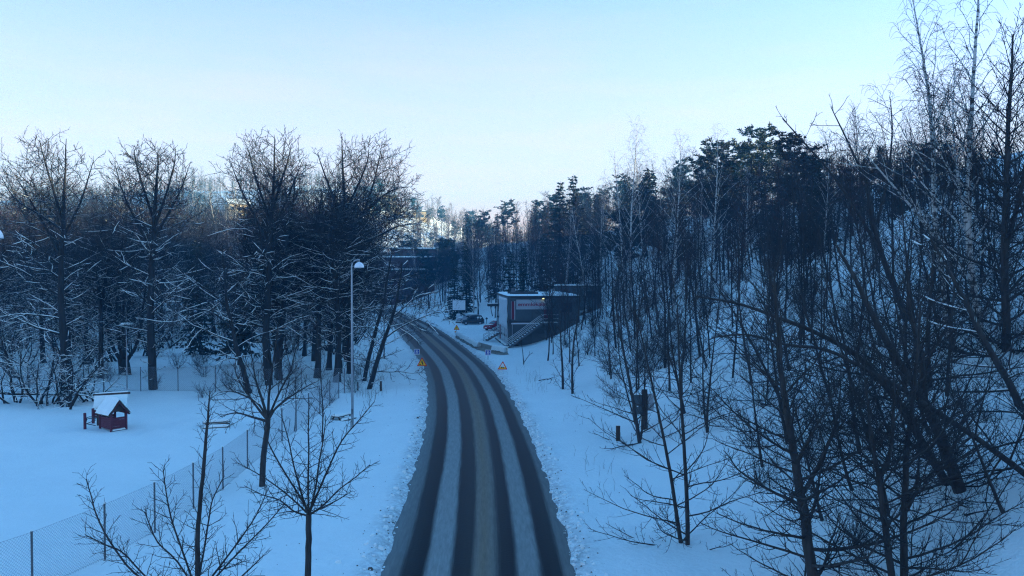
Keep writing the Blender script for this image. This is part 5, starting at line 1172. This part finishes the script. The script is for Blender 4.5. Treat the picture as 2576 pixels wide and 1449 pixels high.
# park trees left of the road
glade = lambda x, y: -31.5 < x + (y - 67) * .28 < -20.5 and 66 < y < 112
left_ok = lambda x, y: in_view(x, y) and x < road_l(y) - 7 and not glade(x, y)
for x, y in scatter(30, (-80, -14), (72, 125), left_ok, 4.2): k = rg.choice(['linden', 'linden', 'linden', 'linden_red']); plant(k, x, y, rg.uniform(.70, .98), *lk(k, 'crowding the park left of the road'))
for x, y in scatter(9, (-21, -12.5), (72, 112), lambda x, y: left_ok(x, y) and x < road_l(y) - 6, 2.5)[:6]: plant('linden', x, y, rg.uniform(.75, .95), 'one of the thick bare trunks standing close together near the path', 'thick trunks near the path')
for x, y in scatter(8, (-37, -20), (186, 212), lambda x, y: off_road(x, y, 3), 2): k = rg.choice(['thin', 'red', 'red']); plant(k, x, y, rg.uniform(.7, 1.0), *lk(k, 'in front of the dark brick school'))
for x, y in scatter(66, (-110, -20), (110, 205), left_ok, 4): k = rg.choice(['linden', 'linden_red', 'linden_red', 'birch']); put(k, 1288 + x / y * FOC, y, rg.uniform(440, 535), *lk(k, 'at the back of the park'))
for x, y in scatter(52, (-66, -12), (67, 125), lambda x, y: left_ok(x, y) and (x < -38 or y > 92), 1.6): plant('thicket', x, y, rg.uniform(.6, 1.35), 'one of the low snowy understorey trees behind the crossing fence', 'understorey behind the fence')
for i, (u, v, s, lb) in enumerate([(98, 1022, .95, 'low many-stemmed thicket tree at the playground edge, leftmost one'), (35, 1015, .8, 'low thicket tree leaning over the fallen pole at the left edge'), (168, 1026, 1.0, 'low thicket tree with snow-laden stems left of the playhouse roof'), (130, 1018, .8, 'small thicket tree wedged between two larger ones left of the playhouse'), (215, 1012, .7, 'small thicket tree nearest the playhouse on its left')]):
    p = gp(u, v); plant('thicket', p.x, p.y, s, lb, 'thicket at the playground edge', i)
for x, y in scatter(26, (-46, -9), (60, 92), lambda x, y: left_ok(x, y) or (x < road_l(y) - 5.5 and y > 66), 1.3): plant('shrub', x, y, rg.uniform(.4, .85), 'one of the leafless bushes among the trunks left of the path', 'bushes left of the path')
# both sides of the road in the distance
for x, y in scatter(30, (-75, -20), (165, 300), lambda x, y: off_road(x, y, 4) and in_view(x, y) and not (-52 < x < -10 and 212 < y < 275), 4): k = rg.choice(['linden', 'thin', 'red', 'birch', 'spruce']); plant(k, x, y, cap(k, x, y, rg.uniform(.55, .85)), *lk(k, 'where the road bends out of sight'))

# far hillside wood: reads as one mass
def far_wood(n, seed, xr, yr, name, label, mats, lean_dark=False, hs=(7, 13)):
    r = random.Random(seed); t = Tree(seed)
    for _ in range(n):
        y = r.uniform(*yr); x = r.uniform(*xr)
        if abs(x) > .63 * y: continue
        z = ground(x, y); H = r.uniform(*hs); p = Vector((x, y, z)); pts = [p, p + Vector((r.gauss(0, .3), 0, H * .5)), p + Vector((r.gauss(0, .5), 0, H))]
        t.add('trunk', pts, [.16, .11, .03], 3)
        for k in range(22):
            f = r.uniform(.25, 1); q = pts[0].lerp(pts[2], f); a = r.random() * 6.283; l = H * .30 * (1.1 - .6 * f) * r.uniform(.5, 1.1)
            e = q + Vector((math.cos(a) * l * .8, math.sin(a) * l * .8, l * r.uniform(.4, 1.0)))
            t.add('trunk', [q, e], [.07, .03], 3)
            for m_ in range(2): b = q.lerp(e, r.uniform(.4, .9)); t.add('trunk', [b, b + Vector((r.gauss(0, 1), r.gauss(0, 1), r.uniform(.3, 1.3))) * l * .35], [.045, .025], 3)
    me = tubes(name, t.out['trunk'], [mats]); o = bpy.data.objects.new(name, me); link(o); tag(o, label, 'wood', kind='stuff'); return o
def slope_wood(n, seed, xr, yr, ok, name, label, m_, hs):
    r = random.Random(seed); t = Tree(seed); c = 0
    for _ in range(n * 30):
        if c >= n: break
        y = r.uniform(*yr); x = r.uniform(*xr)
        if not (ok(x, y)): continue
        c += 1; z = ground(x, y); H = limit(x, y, r.uniform(*hs)); g = r.gauss; tr = grow(r, Vector((x, y, z - .2)), Vector((g(0, .05), g(0, .05), 1)), H, 5, .05, .05)
        t.add('trunk', tr, radii(5, r.uniform(.05, .11), .015), 4)
        for k in range(int(H * 2.8)):
            f = r.uniform(.18, 1); i = min(4, int(f * 5)); q = tr[i].lerp(tr[i + 1], f * 5 - i); a = r.random() * 6.283; l = H * .20 * (1.15 - .7 * f) * r.uniform(.5, 1.2)
            e = grow(r, q, Vector((math.cos(a), math.sin(a), r.uniform(.3, 1.2))).normalized(), l, 2, .12, .08); t.add('trunk', e, [.028, .02, .012], 3)
            for m2 in range(5): b = e[r.randint(0, 1)].lerp(e[2], r.uniform(0, .8)); t.add('trunk', [b, b + Vector((g(0, 1), g(0, 1), r.uniform(.1, 1.6))).normalized() * l * r.uniform(.3, .6)], [.017, .011], 3)
    me = tubes(name, t.out['trunk'], [m_]); o = bpy.data.objects.new(name, me); link(o); return tag(o, label, 'wood', kind='stuff')
slope_wood(220, 65, (-50, 70), (119, 275), lambda x, y: slope(x, y), 'slope_wood', 'dense bare wood filling the slope behind the site building', 'twig', (9, 16))
slope_wood(150, 66, (5, 60), (52, 125), lambda x, y: slope(x, y) and clear_bld(x, y - 3) and not sunny(x, y) and float(zbase(x, y)) > 2.2, 'hillside_wood', 'dense bare wood filling the hillside at right', 'twig', (7, 13))
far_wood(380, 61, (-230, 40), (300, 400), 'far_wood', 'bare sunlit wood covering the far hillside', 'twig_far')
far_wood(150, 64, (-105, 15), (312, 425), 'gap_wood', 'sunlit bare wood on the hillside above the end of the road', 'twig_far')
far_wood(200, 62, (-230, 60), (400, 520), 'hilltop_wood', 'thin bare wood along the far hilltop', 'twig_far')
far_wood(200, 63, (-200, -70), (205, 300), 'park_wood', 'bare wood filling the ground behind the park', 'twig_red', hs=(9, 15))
for x, y in scatter(16, (-75, 10), (330, 440), lambda x, y: in_view(x, y), 8): plant('pine', x, y, rg.uniform(.5, .75), 'one of the small pines on the sunlit far hill', 'pines on the far hill')

# ------------------------------------------------------------------ small things lying about
def fallen(name, base, segs, label, r, snow=True):
    o = empty(name, base, label, 'branch'); t = Tree(hash(name) % 97)
    for pts in segs: t.add('trunk', [Vector(p) for p in pts], radii(len(pts) - 1, r, r * .3), 5); r *= .7
    tm, cm, sn = t.meshes(name, BARKM, CROWNM, (9, .9, .02)); piece('wood', tm, o)
    if sn: piece('branch_snow', sn, o)['kind'] = 'stuff'
    return o
p = gp(1370, 966); fallen('fallen_branch', p, [[(-.5, 0, .25), (.2, .05, .38), (.9, .1, .36)], [(.2, 0, .3), (.7, .1, .5), (1.2, .2, .55)], [(.6, .1, .35), (.5, -.2, .1), (.3, -.4, .02)], [(1.0, .1, .45), (.9, -.2, .2), (.7, -.4, .02)], [(.0, 0, .3), (-.4, -.2, .1), (-.6, -.3, .02)]], 'broken branch lying on the snow of the right verge', .06)
p = gp(2240, 1152); fallen('fallen_branch', gp(2480, 1310), [[(-.55, 0, .12), (-.2, .02, .2), (.5, .1, .28)]], 'short dark branch lying on the snow near the right edge', .05)
p = gp(40, 1006); fallen('fallen_pole', Vector((-36, 61.8, ground(-36, 61.8))), [[(-3.2, 0, .7), (-1, 0, .55), (1.2, .1, .5), (2.6, .1, .45)]], 'fallen pole lying across the thicket at the left edge', .12)
p = gp(1330, 885); o = fallen('dead_sapling', gp(1318, 918), [[(0, 0, -.1), (-.12, 0, 1.2), (-.3, 0, 2.6)], [(.02, 0, .2), (.5, 0, .9), (.9, 0, 1.25)], [(.5, 0, .9), (.6, 0, 1.4)], [(.7, 0, 1.1), (1.1, 0, 1.05)]], 'small broken sapling in the snow below the site building corner', .06)
# grass stalks through the snow, grit thrown off the carriageway
def stalks():
    r = random.Random(9); t = Tree(9)
    for u, v, n in ((1340, 960, 26), (1352, 985, 14), (1440, 1060, 10), (1310, 945, 8), (1535, 1250, 4), (1490, 1180, 12), (940, 960, 60), (950, 930, 60), (930, 1000, 40)):
        c = gp(u, v)
        for _ in range(n):
            x, y = c.x + r.gauss(0, .6), c.y + r.gauss(0, 1.2); z = ground(x, y); h = r.uniform(.25, .9)
            if road_l(y) - .3 < x < road_r(y) + .3: continue
            t.add('trunk', [Vector((x, y, z - .05)), Vector((x + r.gauss(0, .06), y, z + h * .6)), Vector((x + r.gauss(0, .16), y + r.gauss(0, .1), z + h))], [.007, .006, .004], 3)
    o = bpy.data.objects.new('dry_stalks', tubes('dry_stalks', t.out['trunk'], ['grass_dry'])); link(o); tag(o, 'dry stalks poking through the snow on the verges', 'grass', kind='stuff')
stalks()
def crumbs():
    r = random.Random(10); m = MB()
    for _ in range(1500):
        y = 18 + 80 * r.random() ** 1.6; side = r.random() < .5; e = abs(r.gauss(.15, .55)) if r.random() < .75 else r.uniform(0, 5)
        x = road_l(y) - e if side else road_r(y) + e; z = ground(x, y); s = r.uniform(.012, .05) * (1 if e < 1.2 else .7)
        vs_ = [(x + s * r.uniform(.7, 1.3) * a, y + s * r.uniform(.7, 1.3) * b, z + s * c) for a, b, c in ((-1, 0, 0), (0, -1, 0), (1, 0, 0), (0, 1, 0), (0, 0, .9))]
        m.add(vs_, [(0, 1, 4), (1, 2, 4), (2, 3, 4), (3, 0, 4)], 0 if r.random() < .55 else 1)
    for _ in range(1100):
        y = 16 + 75 * r.random() ** 1.5; side = r.random() < .5; e = .15 + abs(r.gauss(.3, .35)); x = road_l(y) - e if side else road_r(y) + e; z = ground(x, y); s = r.uniform(.03, .11) * (1 if r.random() < .3 else .55); g_ = lambda: r.uniform(.6, 1.4)
        top = [(x + s * g_() * a * .6, y + s * g_() * b * .6, z + s * g_() * .7) for a, b in ((-1, -1), (1, -1), (1, 1), (-1, 1))]; bot = [(x + s * g_() * a, y + s * g_() * b, z - s * .4) for a, b in ((-1, -1), (1, -1), (1, 1), (-1, 1))]
        m.add(bot + top, [(4, 5, 6, 7), (0, 1, 5, 4), (1, 2, 6, 5), (2, 3, 7, 6), (3, 0, 4, 7)], 1 if r.random() < .985 else 0)
    o = m.build('grit_and_snow_crumbs', ['dirt', 'snow']); tag(o, 'dark grit and snow crumbs along the edges of the road', 'grit', kind='stuff')
crumbs()

# ------------------------------------------------------------------ cold air in the valley
def haze(dens, col, aniso=0.0):
    m = bpy.data.materials.new('haze'); m.use_nodes = True; t = m.node_tree; t.nodes.clear()
    o_ = t.nodes.new('ShaderNodeOutputMaterial'); v = t.nodes.new('ShaderNodeVolumePrincipled')
    v.inputs['Density'].default_value = dens; v.inputs['Color'].default_value = (*col, 1); v.inputs['Anisotropy'].default_value = aniso
    t.links.new(v.outputs[0], o_.inputs['Volume'])
    x0, x1, y0, y1, z0, z1 = -775, 775, -255, 735, -1.5, 75
    mb = MB().box(((x0 + x1) / 2, (y0 + y1) / 2, (z0 + z1) / 2), (x1 - x0, y1 - y0, z1 - z0)); me = mb.mesh('haze', [m])
    o = bpy.data.objects.new('haze', me); link(o); tag(o, 'thin cold haze over the whole valley', kind='stuff'); return o
haze(.0007, (.18, .60, 1.0))
